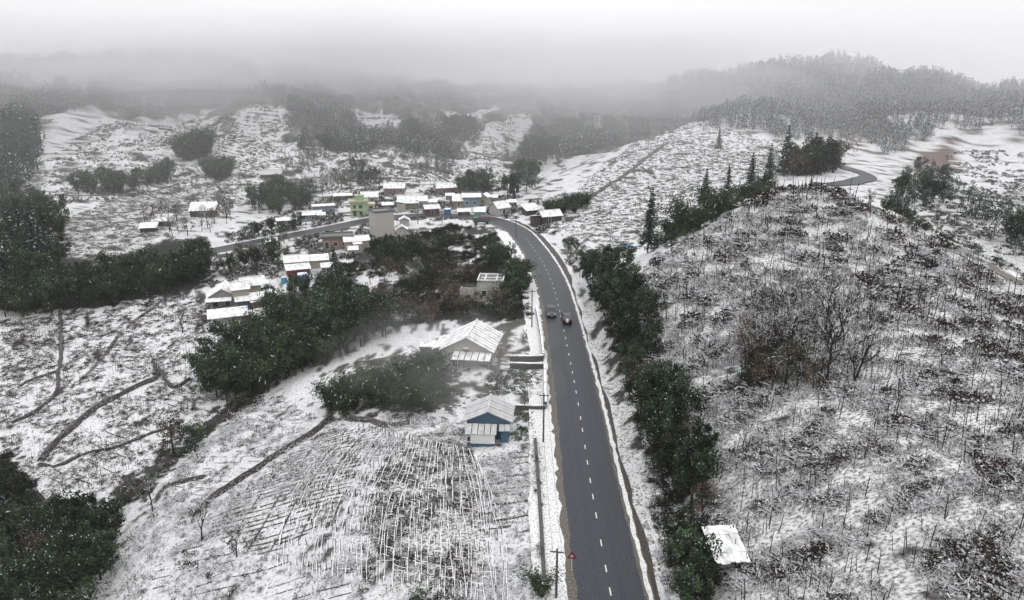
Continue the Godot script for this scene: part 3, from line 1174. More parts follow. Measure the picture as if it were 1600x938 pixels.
func lay_coverings() -> void:
	var earth := Color(0.055, 0.043, 0.036)
	var grass := Color(0.06, 0.06, 0.04)
	var dry := Color(0.045, 0.033, 0.028)
	# everything far: forest
	for j in gh:
		for i in gw:
			var x := GX0 + i * CS
			var z := GZ0 + j * CS
			if z < -400.0 - nz.get_noise_2d(x, z) * 60.0:
				var k := j * gw + i
				cover[k] = 0.6
				kindmap[k] = 2
	var scree := Color(.15, .075, .055)
	# benches, fields and woods behind the village
	lay(outline([[0, 330], [60, 260], [130, 225], [250, 190], [335, 170], [345, 250], [420, 275], [540, 250], [600, 285], [480, 320], [330, 300], [90, 320]]), 0.36, dry, 0)
	lay(outline([[60, 250], [62, 190], [110, 160], [150, 165], [235, 186], [300, 178], [335, 168], [342, 250], [200, 240]]), .3, dry, 0)
	lay(outline([[336, 262], [338, 215], [375, 172], [432, 165], [442, 215], [448, 256], [395, 272]]), 0.16, dry, 0)
	lay(outline([[545, 172], [600, 170], [625, 190], [618, 205], [560, 200]]), 0.22, dry, 0)
	lay(outline([[688, 170], [775, 166], [783, 172], [745, 190], [700, 186]]), 0.1, dry, 0)
	lay(outline([[668, 190], [705, 188], [712, 195], [690, 208], [672, 202]]), 0.12, dry, 0)
	lay(outline([[720, 238], [795, 182], [835, 182], [830, 205], [795, 245], [740, 240]]), 0.24, dry, 0)
	lay(outline([[725, 240], [785, 245], [800, 262], [790, 290], [745, 275], [715, 262]]), 0.2, dry, 0)
	lay(outline([[480, 300], [540, 250], [640, 222], [715, 250], [705, 290], [640, 285], [540, 300]]), 0.36, dry, 0)
	lay(outline([[905, 170], [945, 185], [930, 205], [905, 195]]), 0.1, dry, 0)
	var hill := outline([[980, 442], [1080, 374], [1160, 330], [1240, 290], [1340, 316], [1450, 368], [1598, 448]])
	hill.append(Vector2(150, -110)); hill.append(Vector2(150, -25)); hill.append(Vector2(14, -25))
	hill.append_array(outline([[1015, 935], [985, 780], [955, 640], [930, 540], [910, 470]]))
	lay(outline([[0, 500], [95, 490], [265, 450], [330, 470], [430, 560], [520, 600], [560, 650], [740, 700], [850, 690], [870, 1000], [100, 1000], [150, 800], [60, 780], [0, 700]]), 0.12, dry, 0)
	lay(hill, 0.14, dry, 1)
	lay(outline([[850, 345], [1025, 210], [1215, 232], [1235, 270], [1150, 315], [1050, 360], [960, 410], [900, 390]]), 0.2, dry, 0)
	lay(outline([[1085, 200], [1160, 175], [1215, 195], [1205, 228], [1120, 225], [1070, 215]]), 0.2, dry, 0)
	# the pass, the landslip and the white fields on the far right
	lay(outline([[1240, 292], [1290, 255], [1345, 262], [1385, 280], [1350, 300], [1290, 294]]), 0.1, dry, 0)
	lay(outline([[1285, 215], [1355, 205], [1360, 245], [1335, 260], [1300, 235]]), 0.42, scree, 0)
	lay(outline([[1405, 268], [1440, 238], [1475, 218], [1498, 216], [1514, 250], [1504, 268], [1455, 268]]), 0.95, scree, 0)
	lay(outline([[1490, 222], [1610, 225], [1610, 300], [1560, 292], [1510, 268]]), 0.12, dry, 0)
	lay(outline([[1390, 330], [1480, 300], [1610, 300], [1610, 430], [1520, 390], [1440, 355]]), 0.36, dry, 1)
	# bare and dark places
	lay(outline([[560, 380], [700, 352], [770, 360], [815, 420], [830, 500], [700, 500], [560, 520], [400, 610], [330, 620], [400, 500], [520, 440]]), 0.62, earth, 2)
	lay(outline([[545, 425], [600, 410], [615, 440], [560, 455]]), 0.15, earth, 0)
	lay(outline([[690, 372], [745, 365], [760, 385], [735, 420], [705, 410]]), 0.25, earth, 0)
	lay(outline([[0, 400], [320, 375], [320, 450], [200, 472], [0, 500]]), 0.9, earth, 2)
	lay(outline([[0, 700], [50, 760], [90, 830], [160, 800], [180, 840], [130, 937], [0, 937]]), 0.85, earth, 2)
	lay(outline([[400, 600], [420, 615], [300, 700], [190, 800], [150, 800], [270, 700]]), 0.85, earth, 2)
	lay(outline([[932, 440], [970, 430], [1020, 560], [1080, 700], [1100, 830], [1095, 937], [1072, 937], [1024, 740], [990, 620], [948, 500]]), 0.6, earth, 2)
	lay(outline([[500, 640], [560, 560], [700, 570], [720, 640], [640, 655]]), 0.6, grass, 2)
	lay(outline([[600, 700], [700, 670], [740, 710], [750, 800], [720, 937], [580, 937], [560, 840]]), 0.34, dry, 1)
	lay(outline([[1130, 420], [1330, 470], [1370, 560], [1280, 620], [1130, 560]]), 0.35, dry, 1)
	lay(outline([[680, 560], [690, 505], [840, 500], [850, 560]]), 0.6, grass, 0)
	lay(outline([[772, 525], [800, 520], [797, 575], [775, 570]]), 1.0, Color(.12, .10, .075), 0)
	lay(outline([[700, 590], [850, 575], [850, 640], [700, 640]]), 0.45, grass, 0)
	lay(outline([[0, 480], [95, 490], [90, 560], [0, 600]]), 0.25, earth, 1)
	lay(outline([[90, 400], [85, 350], [200, 300], [330, 285], [370, 300], [300, 330], [230, 390], [150, 408]]), 0.38, dry, 1)
	lay(outline([[330, 400], [470, 360], [560, 345], [600, 360], [500, 400], [420, 450], [330, 500]]), 0.55, earth, 0)
	lay(outline([[440, 345], [560, 312], [620, 300], [720, 300], [770, 310], [760, 340], [600, 340], [470, 365]]), 0.42, earth, 0)

func lane(called: String, px: Array, half: float, m: Material, label: String, lift := .06, wob := .15) -> void:
	structure(called, ribbon(trail(px), [Vector2(-half, lift - .3), Vector2(-half, lift), Vector2(half, lift), Vector2(half, lift - .3)], m, wob), label)

func ledge(px: Array, tall: float, wide: float, label: String) -> void:
	# a terrace step: a bank of dark earth with a ragged lip
	structure("terrace_bank_ground", ribbon(trail(px), [Vector2(-wide, -.2), Vector2(-wide * .3, tall), Vector2(wide * .25, tall * .8), Vector2(wide, -.2)], mats["soil"], .5), label)

func build_paths() -> void:
	var m: Material = mats["mud"]
	lane("footpath", [[265, 462], [215, 498], [191, 518], [152, 569], [130, 590], [110, 607]], .45, m, "narrow dark footpath down the snowy field on the left", .04, .3)
	lane("path", [[437, 384], [436, 405], [433, 432]], 1.2, mats["concrete"], "grey concrete path down from the street to the pale green house")
	lane("path", [[400, 432], [375, 440], [350, 458], [322, 492]], 1.0, mats["verge"], "snow-edged path beside the left farm compound")
	lane("path", [[655, 290], [682, 300], [700, 312], [703, 322], [690, 330]], 1.1, mats["concrete"], "grey lane bending down past the hillside house")
	lane("path", [[430, 318], [500, 318], [545, 312], [560, 306]], .8, m, "dark track above the slate blue house")
	lane("road", [[1268, 288], [1300, 289], [1330, 286], [1352, 281], [1356, 275], [1340, 268], [1318, 262], [1302, 257]], 3.0, mats["asphalt"], "hairpin of wet asphalt road at the pass", .3)
	lane("track", [[1352, 318], [1405, 345], [1465, 374], [1526, 404], [1600, 446]], 1.5, m, "brown track along the right crest", .1, .4)
	lane("snowy_path", [[1350, 313], [1405, 340], [1465, 369], [1526, 398], [1600, 440]], .8, mats["verge"], "snowy strip beside the track on the right crest", .12, .5)
	lane("snowy_path", [[1014, 379], [1072, 350], [1128, 325], [1161, 308], [1194, 291], [1225, 282]], .9, mats["verge"], "white path climbing beside the gully", .08, .4)
	lane("snowy_path", [[980, 440], [1012, 418], [1047, 396], [1080, 376]], .5, mats["verge"], "white path along the left edge of the brushy hill", .08, .3)
	lane("track", [[1045, 222], [1000, 255], [950, 290], [920, 310], [900, 325]], 1.0, mats["soil"], "dark track straight up the second hill", .12, .4)
	lane("track", [[962, 237], [925, 252], [875, 272], [840, 285]], .8, mats["soil"], "dark track along the edge of the second hill", .12, .4)
	lane("snowy_path", [[1040, 203], [1066, 208], [1080, 212], [1130, 216], [1175, 228]], .9, mats["verge"], "white path on top of the second hill", .15, .4)
	ledge([[93, 487], [95, 554], [90, 581], [87, 614], [54, 644], [18, 662]], .5, .5, "dark boundary bank down the left field")
	ledge([[90, 581], [54, 592], [30, 604]], .4, .4, "short dark bank at the left edge")
	ledge([[245, 592], [209, 607], [179, 623], [149, 638], [131, 653], [104, 677], [81, 698], [62, 722]], .8, .7, "long dark terrace bank across the left field")
	ledge([[295, 593], [272, 607], [248, 578], [239, 563]], .6, .5, "hooked dark bank beside the bamboo stand")
	ledge([[287, 659], [239, 677], [194, 695], [142, 708], [114, 718], [84, 730], [63, 725]], .35, .45, "dark curving path bank below the left field")
	ledge([[517, 654], [481, 683], [430, 715], [400, 735], [369, 755], [330, 781], [305, 809]], .9, .7, "broad dark terrace bank above the trellis field")
	ledge([[320, 746], [279, 755], [254, 766], [244, 784]], .5, .5, "small curved bank near the stream gully")
	ledge([[540, 655], [580, 660], [612, 668], [640, 662]], .6, .6, "dark bank at the foot of the misty bamboo")
	ledge([[720, 238], [750, 241], [778, 247], [795, 240]], .5, .8, "dark bank under the tall white field")
	ledge([[655, 262], [690, 278], [715, 290]], .4, .8, "dark lane bank above the hillside house")
	ledge([[85, 305], [160, 306], [230, 300], [280, 287]], .4, .7, "bank along the crest of the left snow field")

func furrows(px: Array, step: float, wide: float, turn: float, gap: float, label: String) -> void:
	# thin dark furrows between snowed-over beds, ragged and broken here and there
	var poly := outline(px)
	var c := Vector2.ZERO
	for p in poly:
		c += p / poly.size()
	var d := Vector2(cos(turn), sin(turn))
	var n := Vector2(-d.y, d.x)
	var s := Shape.new()
	for k in range(-60, 61):
		for i in range(-120, 120):
			var a := c + n * (k * step + nz2.get_noise_2d(k * 9.0, i * .4) * .35) + d * (i * .5)
			if not Geometry2D.is_point_in_polygon(a, poly) or nz3.get_noise_2d(a.x * .8, a.y * .8 + k) < gap:
				continue
			var w := wide * (1.0 + nz3.get_noise_2d(a.x * 2.0, a.y * 2.0) * 1.2)
			var b := a + d * .52
			s.quad(on(a.x - n.x * w, a.y - n.y * w, .05), on(a.x + n.x * w, a.y + n.y * w, .05), on(b.x + n.x * w, b.y + n.y * w, .05), on(b.x - n.x * w, b.y - n.y * w, .05))
	tag(structure("furrow_ground", s.mesh(mats["soil"])), label, "", "", "structure")

func build_field_lines() -> void:
	furrows([[520, 668], [590, 676], [515, 822], [405, 872], [320, 832], [350, 790], [430, 725]], .85, .1, .06, -.4, "dark furrows between the snowed-over beds of the left field")
	furrows([[520, 668], [590, 676], [515, 822], [405, 872], [320, 832], [350, 790], [430, 725]], 3.4, .14, 1.75, -.25, "dark cross paths in the snowed-over beds")
	furrows([[755, 712], [832, 705], [842, 838], [745, 830]], 1.35, .12, .02, -.1, "dark furrows in the vegetable plot beside the road")
	furrows([[338, 262], [340, 215], [375, 175], [430, 168], [442, 215], [446, 254], [395, 270]], 3.2, .45, .5, -.08, "rows of stubble on the steep white field")
	furrows([[690, 171], [775, 167], [745, 188], [702, 185]], 3.6, .5, .2, -.05, "rows of stubble on the highest white field")
	furrows([[735, 236], [795, 186], [832, 186], [795, 242]], 3.0, .4, -.5, -.02, "rows of stubble on the tall white field")
	furrows([[900, 325], [1000, 262], [1140, 240], [1200, 250], [1100, 310], [960, 390]], 2.6, .1, -.35, .02, "contour furrows on the second hill")
	furrows([[100, 500], [255, 460], [320, 500], [240, 560], [150, 620], [100, 600]], 2.0, .07, .25, .02, "broken furrows across the upper left field")
	furrows([[100, 690], [150, 650], [240, 600], [300, 610], [330, 640], [240, 690], [100, 790], [70, 760]], 1.7, .07, .5, .0, "broken furrows across the lower left field")
	furrows([[0, 520], [85, 500], [85, 580], [0, 650]], 2.0, .07, .3, .02, "broken furrows at the left edge")
	furrows([[440, 620], [500, 655], [400, 730], [300, 800], [240, 830], [250, 780], [330, 700]], 1.5, .06, .55, .02, "broken furrows between the gully and the terrace bank")
	furrows([[300, 850], [420, 880], [560, 880], [560, 960], [230, 960], [240, 880]], 1.3, .06, .1, .04, "broken furrows along the bottom of the left field")
	# snow-laden trellis wires in front of the blue farmhouse
	var s := Shape.new()
	var posts: Array[Transform3D] = []
	for k in 56:
		var f := (k + rng.randf_range(-.3, .3)) / 55.0
		var top := spot(lerpf(560, 745, f), lerpf(672, 716, f))
		var low := spot(lerpf(430, 790, f), lerpf(900, 960, f))
		var bend := Vector3(lerpf(-3.0, 1.0, f), 0, 0)
		var prev := Vector3.ZERO
		var n := 26
		for i in n + 1:
			var g := float(i) / n
			var p := top.lerp(low, g) + bend * 4.0 * g * (1.0 - g) + Vector3(nz2.get_noise_2d(k * 40.0, i * .7), 0, 0) * .7
			p = on(p.x, p.z, 1.15 + .2 * nz3.get_noise_2d(k * 30.0, i * 1.7))
			if i > 0 and rng.randf() < .72:
				var r := rng.randf_range(.016, .042)
				s.ink = Color(.6, .605, .62)
				s.rod(prev, p, r, rng.randf_range(.016, .042), 4)
			if i % 3 == 0:
				posts.append(Transform3D(Basis(Vector3.UP, rng.randf() * TAU).scaled(Vector3(1, rng.randf_range(.6, .8), 1)), on(p.x, p.z)))
			prev = p
	for k in 34:
		var f := k / 33.0
		var a := spot(lerpf(570, 530, f), lerpf(690, 900, f))
		var b := spot(lerpf(745, 780, f), lerpf(715, 940, f))
		var prev := Vector3.ZERO
		for i in 25:
			var g := i / 24.0
			var p := a.lerp(b, g)
			p = on(p.x, p.z + nz2.get_noise_2d(k * 17.0, i * .9) * .8, 1.1 + .25 * nz3.get_noise_2d(k * 11.0, i * 2.1))
			if i > 0 and rng.randf() < .42:
				s.ink = Color(.6, .605, .62) if rng.randf() < .75 else Color(.05, .04, .035)
				s.rod(prev, p, rng.randf_range(.012, .034), rng.randf_range(.012, .034), 3)
			prev = p
	tag(piece("trellis_wires", s.mesh(tinted("brush_blade", .9)), self), "snow-laden wires of a vegetable trellis sloping down before the blue farmhouse", "trellis", "", "stuff")
	var st := Shape.new()
	st.ink = Color(.035, .028, .024)
	st.rod(Vector3(0, -.2, 0), Vector3(.06, 1.7, .03), .045, .035, 4)
	stuff("trellis_posts", st.mesh(tinted("brush_blade", .9)), posts, "thin dark posts holding up the snowy trellis wires", "posts")
func build_houses() -> void:
	var snow: Material = mats["roof_snow"]
	var thin: Material = mats["roof_thin"]
	var grey: Material = mats["concrete"]
	var blue := plain("blue_wall", .04, .08, .125)
	var white := plain("white_wall", .48, .48, .48)
	var cream := plain("cream_wall", .25, .23, .195)
	var mint := plain("mint_wall", .36, .44, .41)
	var green_ := plain("green_wall", .22, .31, .18)
	var yellow := plain("yellow_trim", .32, .32, .22)
	var slate := plain("slate_blue_wall", .12, .145, .17)
	var wood := plain("dark_wood", .035, .028, .024)
	var brown := plain("brown_wall", .15, .105, .085)
	var red := plain("red_wall", .11, .024, .026)
	var teal := plain("teal_wall", .06, .17, .16)
	var tarp := plain("blue_tarp", .02, .06, .26, .5)
	var dark := plain("pane_dark", 0.03, 0.035, 0.04, 0.25)
	# --- the two farmhouses beside the road
	var h := house("farmhouse", "blue-walled farmhouse with a grey tin gable roof and white lean-to, nearest the road", 765, 676, -3, 5.6, 4.6, 3.0, "gable_z", 1.25, blue, thin, {"sheets": 6, "eave": .5,
		"holes": [["r", 0.6, 0.9, 1.0, 1.1, "window"], ["f", -1.9, .8, .9, 1.0, "window"]],
		"annex": [[-2.85, 1.3, 2.9, 4.6, 2.75, 2.1, "b", blue, 5], [1.5, 3.0, 2.6, 3.7, 2.6, 2.2, "b", blue, 2]]})
	wall_box(h, -2.1, 1.05, 4.44, 4.5, 0.7, 2.0, white, "white_sheet")
	opening(h, "f", Vector2(2.8, 4.36), -2.35, 0.9, .5, .8, "window", white, dark)
	h = house("farmhouse", "large farmhouse with a broad white tin roof and water tank in front", 738, 560, -9, 8.4, 8.6, 3.2, "gable_z", 2.2, plain("pale_wall", .26, .245, .22), snow, {"sheets": 9, "eave": .5,
		"holes": [["r", 1.5, .8, 1.2, 1.3, "window"], ["r", -1.5, .8, 1.2, 1.3, "window"], ["f", -2.2, 0, 1.1, 2.1, "door"]],
		"annex": [[-2.2, 4.4, 4.4, 6.6, 2.9, 2.3, "b", null, 6], [-6.6, -4.4, -4.0, 2.6, 3.0, 2.3, "r", brown, 5], [-9.6, -6.9, -2.6, .2, 2.0, 1.7, "b", wood, 2]]})
	var wt := thing("water_tower", spot(729, 573), 0.1, "small water tank with a snowy lid on a dark stand, before the large farmhouse", "water tank")
	for x in [-.5, .5]:
		for z in [-.5, .5]:
			var leg := Shape.new()
			leg.rod(Vector3(x, -.5, z), Vector3(x * .8, 1.9, z * .8), .07, .06, 5)
			piece("leg", leg.mesh(), wt, wood)
	var drum := Shape.new()
	drum.rod(Vector3(0, 1.9, 0), Vector3(0, 3.4, 0), .65, .65, 12)
	piece("tank", drum.mesh(), wt, plain("tank_dark", .07, .1, .08))
	drum = Shape.new()
	drum.rod(Vector3(0, 3.4, 0), Vector3(0, 3.58, 0), .64, .5, 12)
	piece("snow_cap", drum.mesh(), wt, snow)
	# --- unfinished concrete house half hidden in the scrub
	h = house("unfinished_house", "unfinished grey concrete house with a snow-rimmed roofless top, among roadside scrub", 768, 462, -4, 5.6, 5.4, 3.9, "flat", .35, grey, plain("wet_slab", .06, .06, .055, .6), {"rim": snow, "eave": .1,
		"holes": [["f", -1.4, .6, 1.1, 1.4, "window"], ["f", 1.3, 0, 1.0, 2.1, "door"], ["r", 0, .8, 1.2, 1.3, "window"]],
		"annex": [[3.2, 5.2, -2.4, 2.9, 3.2, 2.5, "b", grey, 2]]})
	for k in [-1.3, 1.3]:
		wall_box(h, k - .12, k + .12, -2.4, 2.3, 4.11, 4.35, snow, "snowy_beam")
	wall_box(h, -2.3, 2.3, -.1, .14, 4.112, 4.3, snow, "snowy_beam")
	wall_box(h, -6.6, -2.9, 1.9, 2.15, -1.5, 2.3, grey, "yard_wall")
	wall_box(h, -6.9, -6.6, -.5, 2.4, -1.5, 1.9, grey, "yard_wall")
	# --- village
	house("concrete_block_building", "tall plain grey concrete block with a flat rimmed roof at the village edge", 597, 366, 30, 7.2, 6.2, 8.2, "flat", .5, plain("block_wall", .30, .295, .28), plain("roof_dirt", .12, .12, .12), {"rim": plain("dark_rim", .10, .10, .105), "eave": .15, "holes": [["r", 1.0, 5.2, 1.0, 1.2, "window"], ["l", .6, 2.2, 1.0, 1.2, "window"]]})
	h = house("green_villa", "bright green villa with pale yellow trim and a flat roof", 561, 336, 14, 6.4, 6.0, 5.4, "flat", .5, green_, yellow, {"rim": yellow, "eave": .55, "trim": yellow,
		"holes": [["f", -1.7, .1, 1.1, 2.1, "door"], ["f", -1.7, 3.0, 1.1, 1.4, "window"], ["f", .6, 3.0, 1.5, 1.4, "window"], ["r", 0.4, 3.0, 1.4, 1.4, "window"], ["f", .6, .5, 1.5, 1.4, "window"]]})
	wall_box(h, -1.2, 2.2, -2.4, .9, 5.6, 7.6, green_, "stair_tower")
	wall_box(h, -1.4, 2.4, -2.6, 1.1, 7.6, 7.8, yellow, "tower_slab")
	wall_box(h, .2, 1.0, -1.6, -.8, 7.8, 9.0, plain("tank_dark", .07, .1, .08), "water_tank")
	wall_box(h, -3.2, .1, 3.05, 4.3, 2.55, 2.8, yellow, "balcony_slab")
	wall_box(h, -3.1, -2.8, 3.9, 4.2, -1.0, 2.55, yellow, "pillar")
	wall_box(h, -.3, 0.0, 3.9, 4.2, -1.0, 2.55, yellow, "pillar")
	wall_box(h, 3.25, 6.2, -2.2, 2.2, -1.5, 4.2, yellow, "side_wing")
	wall_box(h, 3.2, 6.5, -2.5, 2.5, 4.2, 4.5, yellow, "wing_slab")
	opening(h, "f", Vector2(3, 2.2), 4.7, 2.3, 1.6, 1.4, "window", yellow, dark)
	house("flat_roofed_house", "slate blue house with a long flat snowy roof, left of the green villa", 506, 334, 20, 8.4, 4.6, 3.4, "flat", 0.0, slate, snow, {"eave": .5, "holes": [["f", 2.7, .9, 1.2, 1.3, "window"], ["f", -.6, 0, 1.2, 2.1, "door"], ["r", 0, .9, 1.2, 1.3, "window"]]})
	house("low_house", "low dark house with a white winged roof, beside the slate blue house", 483, 344, 16, 9.2, 5.2, 2.6, "gable_x", .9, slate, snow, {"eave": .7, "holes": [["f", -2, .8, 1.3, 1.0, "window"], ["f", 1.5, .8, 1.3, 1.0, "window"]]})
	house("brown_flat_house", "brown house with an open rimmed flat roof, below the village street", 528, 385, 14, 10.0, 6.0, 3.6, "flat", .45, brown, plain("wet_slab", .06, .06, .055, .6), {"rim": plain("dark_rim", .10, .10, .105), "eave": .4, "holes": [["f", -3.6, 0, 1.4, 2.3, "door"], ["f", -.8, .7, 1.5, 1.5, "window"], ["f", 2.2, .7, 1.4, 1.5, "window"]]})
	house("twin_gabled_shed", "cream shed with two snowy pitches, in front of the grey concrete block", 557, 389, 20, 8.0, 4.4, 3.2, "gable_x", 1.2, cream, snow, {"holes": [["f", 1.0, 0, 1.6, 2.0, "door"]], "annex": [[-1.6, 1.6, 2.3, 4.2, 3.0, 2.5, "b", grey]]})
	house("back_house", "white-roofed house just behind the green villa", 576, 316, 10, 7.6, 5.0, 2.8, "gable_x", 1.6, cream, snow, {"eave": .6, "holes": [["f", 1.5, .7, 1.3, 1.2, "window"]]})
	house("upper_house", "dark-walled house with a snowy roof, highest above the village", 617, 302, 3, 8.8, 5.2, 2.9, "gable_x", 1.8, brown, snow, {"eave": .6, "holes": [["f", 3.0, .7, 1.0, 1.3, "window"], ["f", 0, 0, 1.1, 2.0, "door"]]})
	house("long_cream_house", "long cream house under several overlapping snowy roofs, in the village middle", 645, 324, 8, 11.6, 5.4, 3.0, "gable_x", 1.5, cream, snow, {"eave": .5, "holes": [["f", 3.6, .8, 1.0, 1.2, "window"], ["r", .5, .8, 1.0, 1.2, "window"]], "annex": [[-6.6, -2.6, 2.9, 5.8, 3.4, 2.6, "l", cream], [-2.5, 2.4, 2.9, 4.6, 2.9, 2.4, "b", null]]})
	house("hillside_house", "house with two stepped snowy roofs beside the bending lane", 694, 301, 14, 7.0, 5.2, 2.7, "gable_x", 1.6, brown, snow, {"eave": .6, "holes": [["f", -.5, 0, 1.1, 2.0, "door"]], "annex": [[3.9, 7.4, -2.2, 2.6, 3.4, 2.6, "b", brown]]})
	house("red_shed", "dark red shed with a snowy roof, beside the blue tarpaulin", 674, 334, 18, 5.6, 4.4, 2.4, "gable_x", 1.0, plain("maroon_wall", .075, .022, .022), snow, {"category": "shed", "holes": [["f", 0, 0, 1.2, 1.9, "door"]]})
	house("small_house", "small square house with a bright snowy roof, left of the blue house", 717, 322, 2, 4.4, 4.2, 2.4, "shed", 1.7, brown, snow, {"holes": [["f", 0, 0, 1.0, 2.0, "door"]]})
	house("blue_house", "pale blue house with a long thin snowy roof, at the centre of the village", 737, 321, 4, 7.0, 4.8, 3.6, "shed", .7, plain("pale_blue_wall", .10, .14, .165), snow, {"holes": [["f", -1.8, .8, 1.2, 1.2, "window"], ["f", 1.2, .8, 1.2, 1.2, "window"]], "annex": [[-4.5, 4.5, -5.2, -2.7, 4.9, 4.4, "f", slate]]})
	house("cream_cottage", "little cream cottage with a peaked snowy roof, right of the blue house", 758, 319, -20, 3.6, 3.8, 3.2, "gable_z", 1.1, cream, snow, {"holes": [["f", 0, .8, .9, 1.1, "window"]]})
	house("teal_kiosk", "teal-fronted kiosk with a white roof, on the corner of the road", 750, 342, -2, 4.0, 3.6, 2.9, "shed", 1.0, teal, snow, {"category": "kiosk", "eave": .35, "holes": [["f", 0, 0, 1.4, 2.1, "door"]]})
	house("grey_gabled_house", "grey house with one snowy slope facing the road and a grey gable", 781, 334, 38, 5.8, 5.4, 2.8, "gable_x", 1.9, grey, snow, {"eave": .5, "holes": [["f", 0, 0, 1.2, 2.0, "door"], ["r", 0, .8, 1.0, 1.1, "window"]]})
	house("snowed_in_hut", "low hut sunk behind snowy beds, with one wide white roof", 829, 334, 28, 5.6, 4.2, 1.7, "shed", 1.5, wood, snow, {"category": "hut"})
	house("black_timber_house", "black timber house with two snowy roofs below the bamboo", 858, 346, 24, 7.6, 5.0, 2.4, "gable_x", 1.5, wood, snow, {"holes": [["f", -1, 0, 1.1, 1.9, "door"]], "annex": [[-7.0, -4.1, -1.8, 2.2, 2.9, 2.2, "f", wood]]})
	house("distant_hut", "tiny hut with a white roof far up the snowy slope", 576, 222, 4, 8.4, 6.0, 1.6, "shed", 2.4, wood, snow, {"category": "hut"})
	house("distant_hut", "dark square hut alone on the far snowy bench", 794, 262, 30, 4.6, 4.2, 2.4, "shed", .7, wood, plain("dull_roof", .25, .26, .27), {"category": "hut"})
	house("distant_shelter", "long grey-white roof half buried behind the bushes on the left slope", 424, 276, 12, 10.5, 6.5, 1.6, "gable_x", 1.7, wood, thin, {"category": "shelter"})
	house("orchard_house", "white-roofed house hidden among bare trees on the left", 319, 338, 10, 9.6, 5.0, 2.8, "shed", 2.2, wood, snow, {"holes": [["f", 0, 0, 1.2, 2.0, "door"]]})
	house("orchard_shed", "shed with a slanting white roof, left of the house in the bare trees", 255, 352, 14, 6.6, 4.0, 2.0, "shed", 1.6, wood, snow, {"category": "shed"})
	house("orchard_shed", "low snow-topped shed at the left end of the orchard row", 233, 361, 14, 5.4, 3.4, 1.5, "shed", 1.0, wood, snow, {"category": "shed"})
	house("small_white_shed", "small pale shed with a snowy cap, right of the grey concrete block", 632, 352, 10, 3.4, 3.0, 2.2, "gable_z", .9, grey, snow, {"category": "shed"})
	house("small_white_shed", "tiny peaked shed below the grey concrete block", 628, 366, 10, 3.6, 3.0, 2.0, "gable_z", 1.1, grey, snow, {"category": "shed"})
	# --- small outbuildings that crowd the village
	for a in [["narrow white-roofed shed on the bank, left of the low dark house", 447, 350, 22, 7.0, 2.2, 1.5, wood], ["tiny snow-topped shed just right of the low dark house", 503, 343, 12, 2.6, 2.0, 1.8, slate], ["little brown shed under snow beside the yellow wing of the green villa", 590, 338, 8, 3.2, 2.6, 1.9, brown], ["long thin white roof running behind the green villa", 536, 312, 16, 8.0, 2.2, 1.8, wood], ["low snow-covered pigsty left of the long cream house", 606, 326, 10, 4.4, 2.6, 1.6, wood], ["grey lean-to with snow, right end of the long cream house", 676, 323, 6, 3.6, 2.6, 2.0, grey], ["snowy woodshed between the hillside house and the small square house", 703, 312, 4, 3.4, 2.4, 1.8, brown], ["small white-roofed shed behind the cream cottage", 771, 316, -10, 3.4, 2.4, 2.0, brown], ["tiny shed with a white roof right of the grey gabled house", 800, 322, 10, 3.4, 2.2, 1.6, wood], ["flat snowy shelter on the street beside the teal kiosk", 725, 336, 4, 4.6, 2.2, 1.4, wood], ["small dark shed with a snow cap below the brown flat-roofed house", 552, 398, 14, 3.0, 2.4, 1.8, grey], ["low snowed shed in the yard right of the cream shed", 512, 424, 18, 3.4, 2.2, 1.5, brown], ["small snowy shed at the top of the concrete path", 425, 384, 14, 3.4, 2.6, 1.7, wood], ["dark shed with a bright snow cap right of the left compound", 424, 466, 20, 3.2, 2.4, 1.6, wood], ["low white-roofed shed above the left compound", 402, 446, 16, 3.6, 2.4, 1.6, brown]]:
		house("outbuilding", a[0], a[1], a[2], a[3], a[4], a[5], a[6], "shed", .6, a[7], snow, {"category": "shed", "eave": .3, "holes": [["f", 0, 0, .8, a[6] * .8, "door"]]})
	# --- pale green house and its sheds
	house("pale_green_house", "pale mint green house with a stepped white roof, at the foot of the concrete path", 463, 421, 20, 6.6, 5.0, 3.0, "gable_x", 1.3, mint, snow, {"trim": white, "holes": [["f", -1.8, 0, 1.2, 2.1, "door"], ["l", 0, .8, 1.2, 1.2, "window"], ["f", .8, .8, .9, 1.1, "window"]]})
	house("red_roadside_shed", "long red shed with a snowy roof, below the pale green house", 466, 429, 24, 6.4, 2.8, 1.9, "shed", .7, red, snow, {"category": "shed"})
	house("cream_shed", "cream shed with a level snowy roof, right of the pale green house", 498, 417, 18, 5.6, 3.2, 2.4, "shed", .8, cream, snow, {"category": "shed", "holes": [["f", 1.0, .6, 1.0, 1.2, "window"]]})
	var p := spot(473, 437)
	var t := thing("tarpaulin_tent", p, deg_to_rad(20), "blue tarpaulin tent with a white top, below the red shed", "tent")
	var s := Shape.new()
	s.hexa([Vector3(-1.9, -.4, -1.4), Vector3(1.9, -.4, -1.4), Vector3(1.9, -.4, 1.4), Vector3(-1.9, -.4, 1.4)], [Vector3(-1.2, 1.6, -.9), Vector3(1.2, 1.6, -.9), Vector3(1.4, 1.4, 1.2), Vector3(-1.4, 1.4, 1.2)])
	piece("cover", s.mesh(), t, tarp)
	s = Shape.new()
	s.slab([Vector3(-1.1, 1.72, -.85), Vector3(1.1, 1.72, -.85), Vector3(1.25, 1.52, .8), Vector3(-1.25, 1.52, .8)], .1)
	piece("snow_cap", s.mesh(), t, snow)
	tank(444, 442, "round blue water tank with a snowy lid, left of the blue tent", Color(.05, .2, .33), .75, 1.5)
	tank(699, 335, "blue tarpaulin-wrapped drum beside the dark red shed", Color(.02, .09, .22), 1.3, 1.9)
